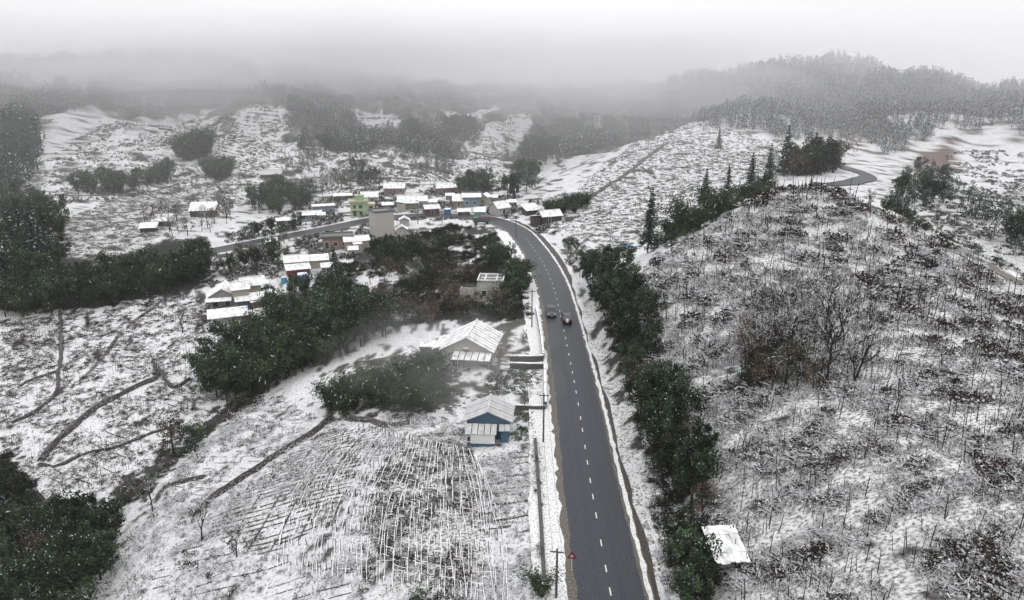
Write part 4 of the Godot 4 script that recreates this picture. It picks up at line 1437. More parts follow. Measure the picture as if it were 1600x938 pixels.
	# --- farm compound on the left
	house("compound_hall", "large farm hall with a wide white roof and open pillared porch, left of its compound", 352, 473, 14, 7.2, 7.4, 2.9, "gable_z", 2.0, plain("bare_wall", .20, .185, .17), snow, {"open": false, "eave": .6, "holes": [["f", -2.0, 0, 1.6, 2.2, "door"], ["f", 1.2, 0, 1.6, 2.2, "door"]], "annex": [[-4.2, 2.4, 4.2, 6.2, 2.7, 2.2, "b", null]]})
	house("compound_house", "narrow tall cream house with a small gable window, in the middle of the left compound", 377, 474, 24, 4.2, 4.6, 4.6, "gable_x", 1.3, cream, snow, {"holes": [["l", -.3, 2.3, .6, 1.1, "window"], ["f", 0, .8, .9, 1.1, "window"]]})
	house("compound_house", "cream house with a broad white slope, rearmost of the left compound", 393, 462, 24, 5.0, 4.4, 3.6, "gable_x", 1.6, cream, snow, {"holes": [["f", 0.8, .8, .9, 1.1, "window"]]})
	house("compound_shed", "dark shed with a low white roof, at the right end of the left compound", 406, 459, 22, 4.6, 3.4, 2.2, "shed", .8, wood, snow, {"category": "shed"})
	house("compound_shed", "blue-walled lean-to with a wavy white roof, in front of the cream houses", 391, 479, 22, 5.8, 2.6, 2.0, "shed", .7, blue, snow, {"category": "shed"})
	house("compound_shed", "narrow shed with a white strip roof and brown front, right of the blue lean-to", 407, 478, 40, 5.2, 2.2, 1.8, "shed", .6, brown, snow, {"category": "shed"})
	house("pig_shelter", "long low shelter with a crooked white roof, in front of the left compound", 357, 500, 22, 8.0, 3.2, 1.3, "shed", .8, wood, snow, {"category": "shelter", "open": true})
	house("snowy_coop", "little coop under a bright snow cap, lowest of the left compound", 404, 500, 30, 2.6, 2.4, 1.2, "shed", .8, wood, snow, {"category": "coop"})
	# --- hut on the near hillside
	var hp := spot(1130, 884)
	t = thing("field_hut", hp, deg_to_rad(4), "old field hut with a ragged plank roof under thick snow, near right", "hut")
	t.scale = Vector3(.8, .85, .8)
	var yb := 2.3
	for k in 7:
		for j in 4:
			s = Shape.new()
			var x0 := -1.95 + k * .56 + rng.randf_range(0, .02)
			var x1 := -1.95 + k * .56 + rng.randf_range(.52, .555)
			var z0 := -2.6 + j * 1.28 + rng.randf_range(0, .1)
			var z1 := z0 + rng.randf_range(1.2, 1.36) + (rng.randf_range(0, .25) if j == 3 else 0.0)
			var y0 := yb + 1.0 - j * .26 + rng.randf_range(-.05, .05)
			s.slab([Vector3(x0, y0, z0), Vector3(x1, y0 + rng.randf_range(-.05, .05), z0), Vector3(x1, y0 - .24, z1), Vector3(x0, y0 - .24 + rng.randf_range(-.04, .04), z1)], .11)
			piece("roof_board", s.mesh(), t, snow)
	s = Shape.new()
	s.slab([Vector3(-1.9, yb + .86, -2.55), Vector3(1.95, yb + .86, -2.55), Vector3(1.95, yb - .2, 2.5), Vector3(-1.9, yb - .2, 2.5)], .04)
	piece("roof_lining", s.mesh(), t, wood)
	for k in [-1.7, 1.7]:
		for z in [-2.2, 2.2]:
			s = Shape.new()
			s.rod(Vector3(k, -1.5, z), Vector3(k, yb + .7 - z * .22, z), .09, .08, 5)
			piece("post", s.mesh(), t, wood)
	wall_box(t, -1.7, -1.6, -2.1, 2.1, -.6, 1.2, wood, "plank_wall")
	wall_box(t, -1.7, 1.7, -2.25, -2.15, -.6, 1.5, wood, "plank_wall")
	for a in [[Vector3(.9, .6, 2.6), Vector3(1.5, -.8, 3.9)], [Vector3(1.9, 1.2, 2.4), Vector3(2.6, .1, 3.2)], [Vector3(-.5, -.2, 2.8), Vector3(-.4, -1.2, 4.6)]]:
		s = Shape.new()
		s.rod(a[0], a[1], .06, .06, 5)
		piece("loose_pole", s.mesh(), t, plain("bleached_wood", .38, .36, .33))

func tank(u: float, v: float, label: String, ink: Color, r: float, h: float) -> void:
	var t := thing("water_tank", spot(u, v), 0, label, "water tank")
	var s := Shape.new()
	s.rod(Vector3(0, -.4, 0), Vector3(0, h, 0), r, r, 12)
	piece("body", s.mesh(), t, plain("tank" + str(ink), ink.r, ink.g, ink.b, .5))
	s = Shape.new()
	s.rod(Vector3(0, h, 0), Vector3(0, h + .14, 0), r * .97, r * .8, 12)
	piece("snow_cap", s.mesh(), t, mats["roof_snow"])

func garden_wall(px: Array, tall: float, thick: float, label: String, cap := true) -> void:
	var line := trail(px)
	var t := thing("garden_wall", Vector3.ZERO, 0, label, "wall")
	var w := thick * .5
	piece("body", ribbon(line, [Vector2(-w, -.4), Vector2(-w, tall), Vector2(w, tall), Vector2(w, -.4)], null), t, plain("wall_stone", .04, .038, .036))
	if cap:
		piece("snow_cap", ribbon(line, [Vector2(-w - .03, tall + .003), Vector2(-w, tall + .12), Vector2(w, tall + .12), Vector2(w + .03, tall + .003)], null), t, mats["roof_snow"])

func pole(u: float, v: float, h: float, label: String, arms := 1) -> Vector3:
	var p := spot(u, v)
	var t := thing("utility_pole", p, rng.randf_range(-.2, .2), label, "utility pole")
	var s := Shape.new()
	s.rod(Vector3(0, -.6, 0), Vector3(0, h, 0), .13, .09, 8)
	piece("pole", s.mesh(), t, plain("pole_dark", .05, .047, .045))
	for k in arms:
		s = Shape.new()
		s.box(Vector3(0, h - .25 - k * .7, .1), Vector3(1.3, .1, .1))
		piece("crossarm", s.mesh(), t, plain("pole_dark", .05, .047, .045))
		for x in [-.55, .55]:
			s = Shape.new()
			s.rod(Vector3(x, h - .2 - k * .7, .1), Vector3(x, h + .02 - k * .7, .1), .05, .035, 6)
			piece("insulator", s.mesh(), t, plain("porcelain", .5, .48, .44, .3))
	return p + Vector3(0, h, 0)

func cable(a: Vector3, b: Vector3, label: String) -> void:
	var s := Shape.new()
	var n := 14
	var prev := a
	for i in n:
		var f := (i + 1.0) / n
		var q := a.lerp(b, f) - Vector3(0, 4.0 * f * (1.0 - f) * a.distance_to(b) * .03, 0)
		s.rod(prev, q, .018, .018, 3)
		prev = q
	tag(piece("power_cable", s.mesh(), self, plain("cable", .03, .03, .03)), label, "cable")

func build_walls_and_poles() -> void:
	garden_wall([[838, 486], [845, 525], [849, 562]], 1.0, .35, "dark garden wall with snow on top, along the road above the gateway")
	garden_wall([[851, 577], [852, 610], [852, 640]], 1.1, .35, "dark garden wall with snow on top, along the road below the gateway")
	garden_wall([[797, 566], [825, 566], [849, 565]], 1.1, .4, "upper of the two dark snow-topped walls of the farm gateway")
	garden_wall([[797, 576], [825, 577], [850, 577]], 1.0, .4, "lower of the two dark snow-topped walls of the farm gateway")
	garden_wall([[806, 640], [830, 641], [852, 641]], .7, .3, "short dark wall between the garden and the blue farmhouse")
	garden_wall([[836, 690], [840, 740], [844, 800], [848, 870], [850, 910]], .5, .4, "long low dark stone edging beside the snowy verge, left of the road", false)
	var a := pole(869, 937, 5.4, "dark wooden pole with a short crossarm beside the red warning sign")
	pole(831, 512, 7.4, "utility pole by the road, left of the two dark cars")
	var b := pole(849, 692, 7.0, "utility pole at the corner of the blue farmhouse garden")
	pole(653, 350, 8.0, "utility pole in front of the long cream house")
	pole(691, 349, 7.5, "utility pole on the village street beside the blue drum")
	pole(806, 372, 6.0, "utility pole at the bend of the road, near the kiosk")
	cable(a + Vector3(-.4, -.2, 0), b + Vector3(-.4, -.2, 0), "left of two thin cables sagging along the verge between poles")
	cable(a + Vector3(.4, -.2, 0), b + Vector3(.4, -.2, 0), "right of two thin cables sagging along the verge between poles")
	# triangular warning sign
	var p := spot(893, 893)
	var t := thing("warning_sign", p, deg_to_rad(-6), "red triangular warning sign on a thin post at the road edge", "road sign")
	var s := Shape.new()
	s.rod(Vector3(0, -.4, 0), Vector3(0, 1.9, 0), .04, .04, 6)
	piece("post", s.mesh(), t, plain("sign_post", .4, .4, .4))
	s = Shape.new()
	for z in [.05, .09]:
		s.tri(Vector3(-.5, 1.5, z), Vector3(.5, 1.5, z), Vector3(0, 2.36, z))
	s.quad(Vector3(-.5, 1.5, .05), Vector3(.5, 1.5, .05), Vector3(.5, 1.5, .09), Vector3(-.5, 1.5, .09))
	s.quad(Vector3(-.5, 1.5, .05), Vector3(0, 2.36, .05), Vector3(0, 2.36, .09), Vector3(-.5, 1.5, .09))
	s.quad(Vector3(.5, 1.5, .05), Vector3(0, 2.36, .05), Vector3(0, 2.36, .09), Vector3(.5, 1.5, .09))
	piece("plate", s.mesh(), t, plain("sign_red", .11, .008, .012, .4))
	s = Shape.new()
	s.tri(Vector3(-.2, 1.66, .095), Vector3(.2, 1.66, .095), Vector3(0, 2.0, .095))
	piece("centre", s.mesh(), t, plain("sign_pale", .42, .28, .26, .4))
	# blue sheet beyond the gully
	p = spot(985, 387)
	s = Shape.new()
	var m := []
	for i in 5:
		for j in 3:
			m.append(Vector3((i - 2) * .9, .25 + .25 * sin(i * 1.7 + j * 2.0), (j - 1) * .7))
	for i in 4:
		for j in 2:
			s.quad(m[i * 3 + j], m[i * 3 + j + 1], m[i * 3 + j + 4], m[i * 3 + j + 3])
	var o := piece("tarpaulin_sheet", s.mesh(), self, plain("bright_tarp", .03, .11, .42, .5))
	o.position = p
	tag(o, "crumpled bright blue sheet on the snow across the gully", "tarpaulin")

# a hull swept across the width of a car: profile of (z, y) points, narrowed towards the top
func hull(profile: Array, half: float, tumble: float, base: float) -> Shape:
	var s := Shape.new()
	var n := profile.size()
	var l := []
	var r := []
	for p in profile:
		var w := half - maxf(0.0, p.y - base) * tumble
		l.append(Vector3(-w, p.y, p.x))
		r.append(Vector3(w, p.y, p.x))
	for i in n:
		var j := (i + 1) % n
		s.quad(l[i], l[j], r[j], r[i])
	var cl := Vector3(-half, .7, 0)
	var cr := Vector3(half, .7, 0)
	for i in n:
		var j := (i + 1) % n
		s.tri(cl, l[i], l[j])
		s.tri(cr, r[i], r[j])
	return s

func car(p: Vector3, turn: float, label: String, paint: Material, roof_snow: bool) -> void:
	# -z is the front
	var t := thing("car", p, turn, label, "car")
	piece("body", hull([Vector2(-2.15, .35), Vector2(-2.2, .62), Vector2(-2.1, .86), Vector2(-1.0, 1.02), Vector2(2.1, 1.04), Vector2(2.2, .8), Vector2(2.15, .35)], .9, .06, .6).mesh(), t, paint)
	var glass := plain("car_glass", .008, .009, .011, .3)
	piece("cabin", hull([Vector2(-1.05, 1.0), Vector2(-.35, 1.58), Vector2(1.55, 1.6), Vector2(2.05, 1.0)], .84, .22, 1.0).mesh(), t, glass)
	var s := Shape.new()
	s.hexa([Vector3(-.7, 1.585, -.3), Vector3(.7, 1.585, -.3), Vector3(.7, 1.605, 1.5), Vector3(-.7, 1.605, 1.5)], [Vector3(-.66, 1.65, -.24), Vector3(.66, 1.65, -.24), Vector3(.66, 1.66, 1.44), Vector3(-.66, 1.66, 1.44)])
	piece("roof", s.mesh(), t, paint)
	for x in [-.72, .72]:
		for z in [-1.35, 1.35]:
			s = Shape.new()
			var o := signf(x)
			s.rod(Vector3(x, .34, z), Vector3(x + .2 * o, .34, z), .34, .34, 14)
			var w := piece("wheel", s.mesh(), t, plain("rubber", .012, .012, .012))
			s = Shape.new()
			s.rod(Vector3(x + .19 * o, .34, z), Vector3(x + .21 * o, .34, z), .2, .19, 10)
			piece("rim", s.mesh(), w, plain("alloy", .3, .3, .31, .35))
	for x in [-.62, .62]:
		s = Shape.new()
		s.box(Vector3(x, .74, -2.17), Vector3(.36, .16, .08))
		piece("headlight", s.mesh(), t, plain("lamp_glass", .55, .56, .58, .15))
		s = Shape.new()
		s.box(Vector3(x * 1.15, .82, 2.17), Vector3(.2, .26, .07))
		piece("taillight", s.mesh(), t, plain("lamp_red", .25, .01, .01, .2))
		s = Shape.new()
		s.box(Vector3(x * 1.5, 1.05, -.85), Vector3(.2, .14, .12))
		piece("mirror", s.mesh(), t, paint)
	for z in [-2.19, 2.2]:
		s = Shape.new()
		s.box(Vector3(0, .5, z), Vector3(.52, .12, .03))
		piece("number_plate", s.mesh(), t, plain("plate_white", .6, .6, .6, .5))
	if roof_snow:
		s = Shape.new()
		s.rod(Vector3(0, .95, 2.2), Vector3(0, .95, 2.36), .3, .28, 12)
		piece("spare_wheel_cover", s.mesh(), t, plain("cover_white", .7, .7, .7, .4))

func build_vehicles() -> void:
	var a := spot(861, 493)
	a.y = 0.0
	car(a, PI, "dark olive car coming down the road, left of the two", plain("paint_olive", .012, .016, .0145, .45), false)
	var b := spot(885, 503)
	b.y = 0.0
	car(b, 0.0, "black car driving up the road with a white spare wheel cover, right of the two", plain("paint_black", .005, .0055, .007, .4), true)
	# truck at the bend
	var p := spot(752, 350)
	p.y = -0.05
	var t := thing("truck", p, deg_to_rad(105), "small dark green truck with a covered load, at the road bend by the kiosk", "truck")
	var s := Shape.new()
	s.box(Vector3(0, .75, 0), Vector3(1.7, .3, 5.0))
	piece("chassis", s.mesh(), t, plain("rubber", .012, .012, .012))
	piece("cab", hull([Vector2(-2.6, .6), Vector2(-2.6, 1.3), Vector2(-2.3, 2.1), Vector2(-1.1, 2.15), Vector2(-1.1, .6)], .9, .08, 1.2).mesh(), t, plain("truck_green", .03, .06, .045, .35))
	s = Shape.new()
	s.hexa([Vector3(-.8, 1.35, -2.62), Vector3(.8, 1.35, -2.62), Vector3(.8, 1.35, -2.58), Vector3(-.8, 1.35, -2.58)], [Vector3(-.72, 1.98, -2.4), Vector3(.72, 1.98, -2.4), Vector3(.72, 1.98, -2.36), Vector3(-.72, 1.98, -2.36)])
	piece("windscreen", s.mesh(), t, plain("car_glass", .008, .009, .011, .3))
	s = Shape.new()
	s.box(Vector3(0, 1.5, .85), Vector3(1.9, 1.2, 3.6))
	piece("load_bed", s.mesh(), t, plain("truck_bed", .05, .06, .05))
	s = Shape.new()
	s.hexa([Vector3(-.95, 2.1, -.95), Vector3(.95, 2.1, -.95), Vector3(.95, 2.1, 2.65), Vector3(-.95, 2.1, 2.65)], [Vector3(-.6, 2.6, -.7), Vector3(.6, 2.6, -.7), Vector3(.6, 2.5, 2.4), Vector3(-.6, 2.5, 2.4)])
	piece("load_cover", s.mesh(), t, plain("load_red", .10, .05, .06))
	for x in [-.75, .75]:
		for z in [-1.8, 1.7]:
			s = Shape.new()
			s.rod(Vector3(x, .42, z), Vector3(x + .22 * signf(x), .42, z), .42, .42, 14)
			piece("wheel", s.mesh(), t, plain("rubber", .012, .012, .012))

func plant_trees() -> void:
	var ev := ["broad", "broad", "broad", "bush"]
	# lower left corner
	stand([[-60, 740], [30, 775], [80, 850], [130, 880], [150, 1010], [-60, 1010]], 62, ["broad", "bamboo", "withered", "broad", "bush", "bare"], .6, 1.45, "evergreen_tree", "dark evergreen tree in the thicket at the lower left corner", "tree", 2.0)
	plant("evergreen_tree", "broad", spot(132, 855), 1.35, "round dark tree standing out on the right of the lower left thicket", "tree")
	stand([[90, 850], [150, 830], [185, 870], [150, 925], [110, 938]], 14, ev, .8, 1.1, "evergreen_tree", "dark evergreen tree at the foot of the lower left field", "tree", 2.0)
	# stream gully
	along([[390, 628], [330, 668], [285, 705], [245, 745], [190, 792], [150, 830]], 2.0, 1.8, ["bush", "bush", "withered", "bush"], .6, 1.4, "gully_bush", "dark bush in the stream gully between the left fields", "bush")
	# big bamboo stand in the valley
	stand([[310, 606], [360, 560], [420, 520], [470, 500], [540, 490], [600, 500], [600, 528], [560, 545], [480, 580], [420, 612], [380, 634], [330, 630]], 84, ["bamboo", "broad", "bamboo", "broad", "broad", "withered"], 1.0, 1.5, "bamboo_clump", "tall dark clump in the big bamboo stand of the valley", "bamboo", 2.4)
	stand([[420, 480], [460, 452], [520, 445], [560, 470], [600, 490], [540, 510], [440, 512]], 30, ["broad", "bush", "bamboo"], .8, 1.1, "valley_tree", "dark tree below the pale green house", "tree", 2.2)
	stand([[560, 440], [600, 400], [640, 380], [700, 370], [740, 400], [735, 470], [690, 490], [620, 490]], 60, ["withered", "bush", "withered", "bare", "broad"], .55, .95, "scrub_tree", "brown scrub tree in the hollow below the village", "tree", 1.8)
	stand([[575, 385], [600, 380], [650, 400], [640, 430], [590, 430]], 18, ["broad", "broad", "bush"], .8, 1.15, "dark_tree", "dark leafy tree in front of the grey concrete block", "tree", 2.0)
	stand([[755, 400], [790, 395], [815, 420], [826, 470], [815, 490], [775, 476], [800, 440], [770, 420]], 30, ["broad", "bush", "bamboo"], .55, .95, "roadside_tree", "green tree between the unfinished house and the road", "tree", 1.6)
	stand([[600, 480], [720, 470], [780, 482], [800, 500], [700, 500], [640, 520], [600, 530]], 34, ["bush", "withered", "bush", "withered"], .7, 1.1, "scrub_bush", "green brown scrub bush behind the large farmhouse", "bush", 1.8)
	stand([[505, 650], [530, 610], [590, 605], [640, 590], [700, 600], [700, 630], [640, 650], [580, 640], [540, 655]], 30, ["bamboo", "bush", "bamboo"], .65, .95, "misty_bamboo", "green bamboo clump in the mist beside the snowy trellis field", "bamboo", 2.0)
	# belt between the road and the brushy hill
	stand([[912, 430], [960, 428], [995, 470], [1022, 540], [1014, 600], [985, 600], [955, 530], [925, 470]], 44, ev, .75, 1.15, "belt_tree", "dark tree in the upper half of the belt right of the road", "tree", 2.0)
	stand([[1008, 640], [1045, 620], [1072, 690], [1096, 760], [1082, 800], [1046, 770], [1022, 700]], 32, ev, .8, 1.15, "belt_tree", "dark tree in the middle of the belt right of the road", "tree", 1.9)
	stand([[1045, 880], [1080, 865], [1100, 900], [1100, 960], [1060, 970]], 12, ev, .65, .9, "belt_tree", "dark tree at the near end of the belt, left of the field hut", "tree", 1.7)
	stand([[985, 560], [1010, 560], [1095, 720], [1112, 800], [1075, 830], [1025, 720]], 32, ["bush", "withered", "bush"], .5, .9, "belt_bush", "low dark bush under the trees right of the road", "bush", 1.3)
	stand([[868, 372], [890, 380], [930, 425], [905, 440], [880, 405]], 14, ["bush", "broad", "withered"], .5, .8, "bend_bush", "dark bush on the outside of the road bend", "bush", 1.8)
	# dark belt on the left
	stand([[-20, 470], [60, 455], [150, 445], [250, 425], [320, 405], [325, 445], [260, 455], [190, 475], [100, 490], [40, 495], [-20, 500]], 130, ["broad", "broad", "bamboo", "bush"], .85, 1.3, "forest_tree", "dark tree in the long forest belt across the left side", "tree", 2.4)
	stand([[-40, 400], [80, 395], [100, 430], [60, 450], [-40, 460]], 46, ["broad", "broad", "conifer"], 1.1, 1.5, "forest_tree", "tall dark tree in the forest at the left edge", "tree", 3.0)
	stand([[-20, 320], [50, 325], [105, 350], [90, 400], [-20, 410]], 34, ["broad", "bamboo", "broad"], 1.2, 1.7, "forest_tree", "dark tree beside the left snow slope", "tree", 3.2)
	stand([[350, 400], [420, 385], [470, 375], [460, 395], [435, 420], [380, 432], [330, 430]], 26, ["bush", "broad", "withered"], .6, .95, "village_bush", "dark bush between the street and the left compound", "bush", 2.2)
	stand([[375, 375], [430, 358], [470, 355], [455, 366], [400, 382]], 16, ["bush", "bush", "broad"], .55, .9, "village_bush", "bush on the bank above the village street", "bush", 2.0)
	# slopes behind the village
	stand([[385, 330], [395, 308], [440, 298], [480, 310], [482, 326], [440, 338]], 34, ["broad", "bamboo", "broad"], .95, 1.3, "grove_tree", "dark green tree in the round grove left of the village", "tree", 2.6)
	stand([[110, 290], [180, 290], [275, 270], [275, 282], [180, 305], [120, 306]], 34, ["bamboo", "bush", "broad"], 1.0, 1.5, "ridge_bamboo", "bamboo along the crest of the left snow field", "bamboo", 3.0)
	stand([[278, 245], [325, 232], [328, 246], [285, 254]], 14, ["bamboo"], 1.6, 2.2, "far_bamboo", "bamboo clump beside the steep white field", "bamboo", 3.0)
	stand([[318, 274], [345, 268], [368, 276], [340, 284]], 9, ["bamboo"], 1.1, 1.6, "far_bamboo", "bamboo clump below the steep white field", "bamboo", 3.0)
	stand([[520, 285], [560, 270], [610, 280], [600, 292], [540, 300]], 26, ["bush", "withered", "broad", "bare"], .9, 1.4, "slope_tree", "tree in the scrub above the green villa", "tree", 3.0)
	stand([[640, 215], [672, 215], [670, 222], [645, 222]], 14, ["broad", "snowy"], 1.1, 1.8, "far_tree", "dark tree in the copse above the far snowy benches", "tree", 4.0)
	stand([[690, 212], [735, 205], [738, 212], [700, 218]], 12, ["broad"], 1.2, 1.8, "far_tree", "dark tree in the small copse left of the tall white field", "tree", 4.0)
	stand([[505, 225], [520, 222], [525, 235], [508, 240]], 10, ["snowy", "broad"], .9, 1.5, "far_tree", "dark tree in the group below the mist on the left", "tree", 3.0)
	stand([[712, 305], [735, 292], [765, 296], [768, 305], [735, 310]], 22, ["broad", "bush"], .8, 1.25, "village_tree", "fresh green tree behind the blue house", "tree", 2.2)
	stand([[792, 312], [805, 290], [825, 280], [845, 285], [830, 302], [810, 320]], 26, ["broad", "snowy", "broad"], .9, 1.5, "gorge_tree", "dark tree in the gorge behind the village", "tree", 2.6)
	stand([[815, 262], [835, 235], [850, 230], [870, 245], [840, 275]], 24, ["broad"], 1.5, 2.2, "gorge_tree", "dark tree in the upper gorge", "tree", 4.0)
	stand([[835, 222], [880, 205], [925, 215], [930, 228], [880, 240], [845, 240]], 46, ["broad", "snowy", "broad", "bamboo"], 1.1, 2.1, "wood_tree", "dark tree in the wood on the far knoll", "tree", 5.0)
	stand([[840, 335], [868, 332], [885, 322], [925, 322], [905, 332], [868, 340]], 16, ["bamboo"], .6, .95, "hut_bamboo", "bamboo behind the black timber house", "bamboo", 1.8)
	# gully with conifers
	stand([[1005, 400], [1060, 368], [1120, 335], [1165, 312], [1200, 296], [1205, 304], [1120, 345], [1060, 380], [1010, 412], [960, 436]], 70, ["broad", "bush", "bamboo", "bush"], .75, 1.3, "gully_tree", "green tree in the gully behind the brushy hill", "tree", 2.0)
	for a in [[1016, 368, 1.15, "tall slim conifer standing at the left end of the gully"], [1012, 396, .95, "dark conifer at the foot of the gully, nearest the blue sheet"], [1100, 330, 1.1, "conifer with a snowy crown in the middle of the gully"], [1135, 318, 1.0, "broad dark conifer right of the gully middle"], [1172, 300, 1.1, "conifer below the pass, before the last of the gully"], [1200, 290, 1.2, "dark conifer at the top of the gully"], [1122, 240, .95, "single conifer high on the second hill"], [1225, 275, 1.5, "tallest conifer beside the dark grove at the pass"]]:
		plant("conifer", "conifer", spot(a[0], a[1]), a[2], a[3], "conifer")
	stand([[1215, 272], [1240, 262], [1300, 262], [1310, 270], [1280, 277], [1240, 276]], 38, ["broad", "bamboo", "bush", "withered"], .9, 2.1, "pass_tree", "olive dark tree in the rounded grove at the pass", "tree", 2.6)
	along([[836, 690], [840, 740], [844, 800], [848, 870], [850, 910]], 1.3, .3, ["bush", "withered"], .18, .32, "edging_shrub", "small dark shrub growing along the stone edging beside the verge", "shrub")
	# beyond the crest on the right
	stand([[1385, 330], [1400, 285], [1440, 270], [1480, 275], [1490, 320], [1440, 330]], 44, ["snowy", "broad", "bush"], .8, 1.3, "snowy_tree", "snow-dusted tree in the hollow beyond the right crest", "tree", 2.6)
	stand([[1565, 390], [1575, 360], [1625, 350], [1640, 400], [1600, 410]], 12, ["broad"], .8, 1.2, "edge_tree", "dark tree at the right edge beyond the crest", "tree", 2.4)
	along([[1345, 318], [1400, 340], [1450, 362], [1520, 395], [1600, 440]], 1.8, .8, ["bush", "withered", "bush"], .5, .85, "crest_shrub", "low shrub in the hedge line along the right crest", "shrub")
	# bare trees on the brushy hill
	stand([[1150, 590], [1170, 520], [1220, 480], [1300, 520], [1350, 540], [1360, 600], [1290, 610], [1200, 600]], 46, ["bare"], .9, 1.55, "bare_tree", "bare grey tree in the leafless group on the brushy hill", "tree", 2.6)
	stand([[1155, 585], [1175, 545], [1230, 540], [1260, 590], [1215, 612], [1170, 612]], 22, ["bush", "withered", "bush"], .7, 1.15, "thicket_bush", "dark bush at the foot of the leafless trees on the brushy hill", "bush", 1.3)
	plant("bare_tree", "bare", spot(1302, 490), 1.35, "tallest bare tree standing alone above the leafless group", "tree")
	stand([[1160, 610], [1180, 545], [1240, 500], [1330, 580], [1260, 620]], 26, ["withered", "bush", "bare"], .45, .8, "withered_bush", "scrubby bush under the leafless group on the brushy hill", "bush", 1.2)
	for a in [[238, 800, 1.0, "bare tree on the snowy bank above the stream gully"], [315, 845, 1.05, "bare tree at the lower end of the dark terrace bank"], [370, 870, .8, "bare tree among dead weeds below the trellis field"], [100, 645, .7, "round grey bare tree alone on the left field"], [285, 520, 1.1, "slender bare tree below the left compound"], [245, 590, .8, "bare tree leaning over the left field bank"], [225, 770, .7, "small bare tree on the left bank"], [1335, 600, 1.0, "forked bare tree on the right of the leafless group"], [1160, 700, .6, "thin bare tree above the field hut"], [820, 640, .7, "bare tree in the walled garden"], [775, 610, .65, "bare tree left of the walled garden"]]:
		plant("bare_tree", "bare", spot(a[0], a[1]), a[2], a[3], "tree")
	stand([[220, 345], [250, 330], [350, 325], [380, 345], [330, 365], [250, 375]], 26, ["bare", "withered", "bare"], .9, 1.4, "orchard_tree", "grey leafless tree around the orchard house on the left", "tree", 3.0)
	stand([[440, 300], [520, 280], [540, 290], [520, 305], [470, 308]], 18, ["bare"], 1.0, 1.5, "slope_bare_tree", "grey leafless tree on the slope left of the green villa", "tree", 3.0)
	plant("palm_like_tree", "bamboo", spot(565, 470), .75, "dark drooping tree on the snowy patch below the village", "tree")
	plant("evergreen_tree", "conifer", spot(524, 440), .8, "dark upright tree right of the cream shed", "tree")
	plant("evergreen_tree", "conifer", spot(208, 300), .5, "small pointed tree alone on the left snow field", "tree")
	plant("evergreen_tree", "bamboo", spot(846, 935), .5, "feathery green tree at the bottom edge beside the road verge", "tree")
	plant("evergreen_bush", "bush", spot(655, 945), .7, "dark green bush at the bottom edge below the trellis field", "bush")

func forest_mesh(kind: int, snow: float) -> ArrayMesh:
	var s := Shape.new()
	for i in 100:
		var f := rng.randf()
		var r := (1.0 - f) * 1.9 + 0.3 if kind == 0 else sqrt(maxf(0.02, 1.0 - pow(f * 2.0 - 1.0, 2.0))) * 2.2
		var a := rng.randf_range(0, TAU)
		var p := Vector3(cos(a) * r * rng.randf_range(.5, 1.0), 0.8 + f * 7.5, sin(a) * r * rng.randf_range(.5, 1.0))
		var ink := green(3) * 1.1
		if rng.randf() < snow:
			ink = Color(0.42, 0.43, 0.45)
		leaf(s, p, rng.randf_range(.35, .7), rng.randf_range(.5, 1.0), unit() + Vector3(0, -.2, 0), ink)
	s.ink = Color(.03, .026, .024)
	s.rod(Vector3(0, -1, 0), Vector3(0, 6, 0), .18, .06, 4)
	return s.mesh(tinted("leaf", 0.75, 0.15))

func woodland(poly: PackedVector2Array, n: int, gate: float, lo: float, hi: float, label: String, snow := .1) -> void:
	var a := Vector2(1e9, 1e9)
	var b := -a
	for p in poly:
		a = a.min(p)
		b = b.max(p)
	var lists := [[], []]
	for i in n:
		var q := Vector2(rng.randf_range(a.x, b.x), rng.randf_range(a.y, b.y))
		if nz.get_noise_2d(q.x * 1.3 + 500.0, q.y * 1.3) < gate or not Geometry2D.is_point_in_polygon(q, poly):
			continue
		var s := rng.randf_range(lo, hi)
		lists[i % 2].append(Transform3D(Basis(Vector3.UP, rng.randf_range(0, TAU)).scaled(Vector3(s, s, s)), on(q.x, q.y, -.2)))
	for k in 2:
		var t: Array[Transform3D] = []
		t.assign(lists[k])
		stuff("forest", forest_mesh(k, snow), t, label + (" of pointed trees" if k == 0 else " of rounded trees"), "forest")

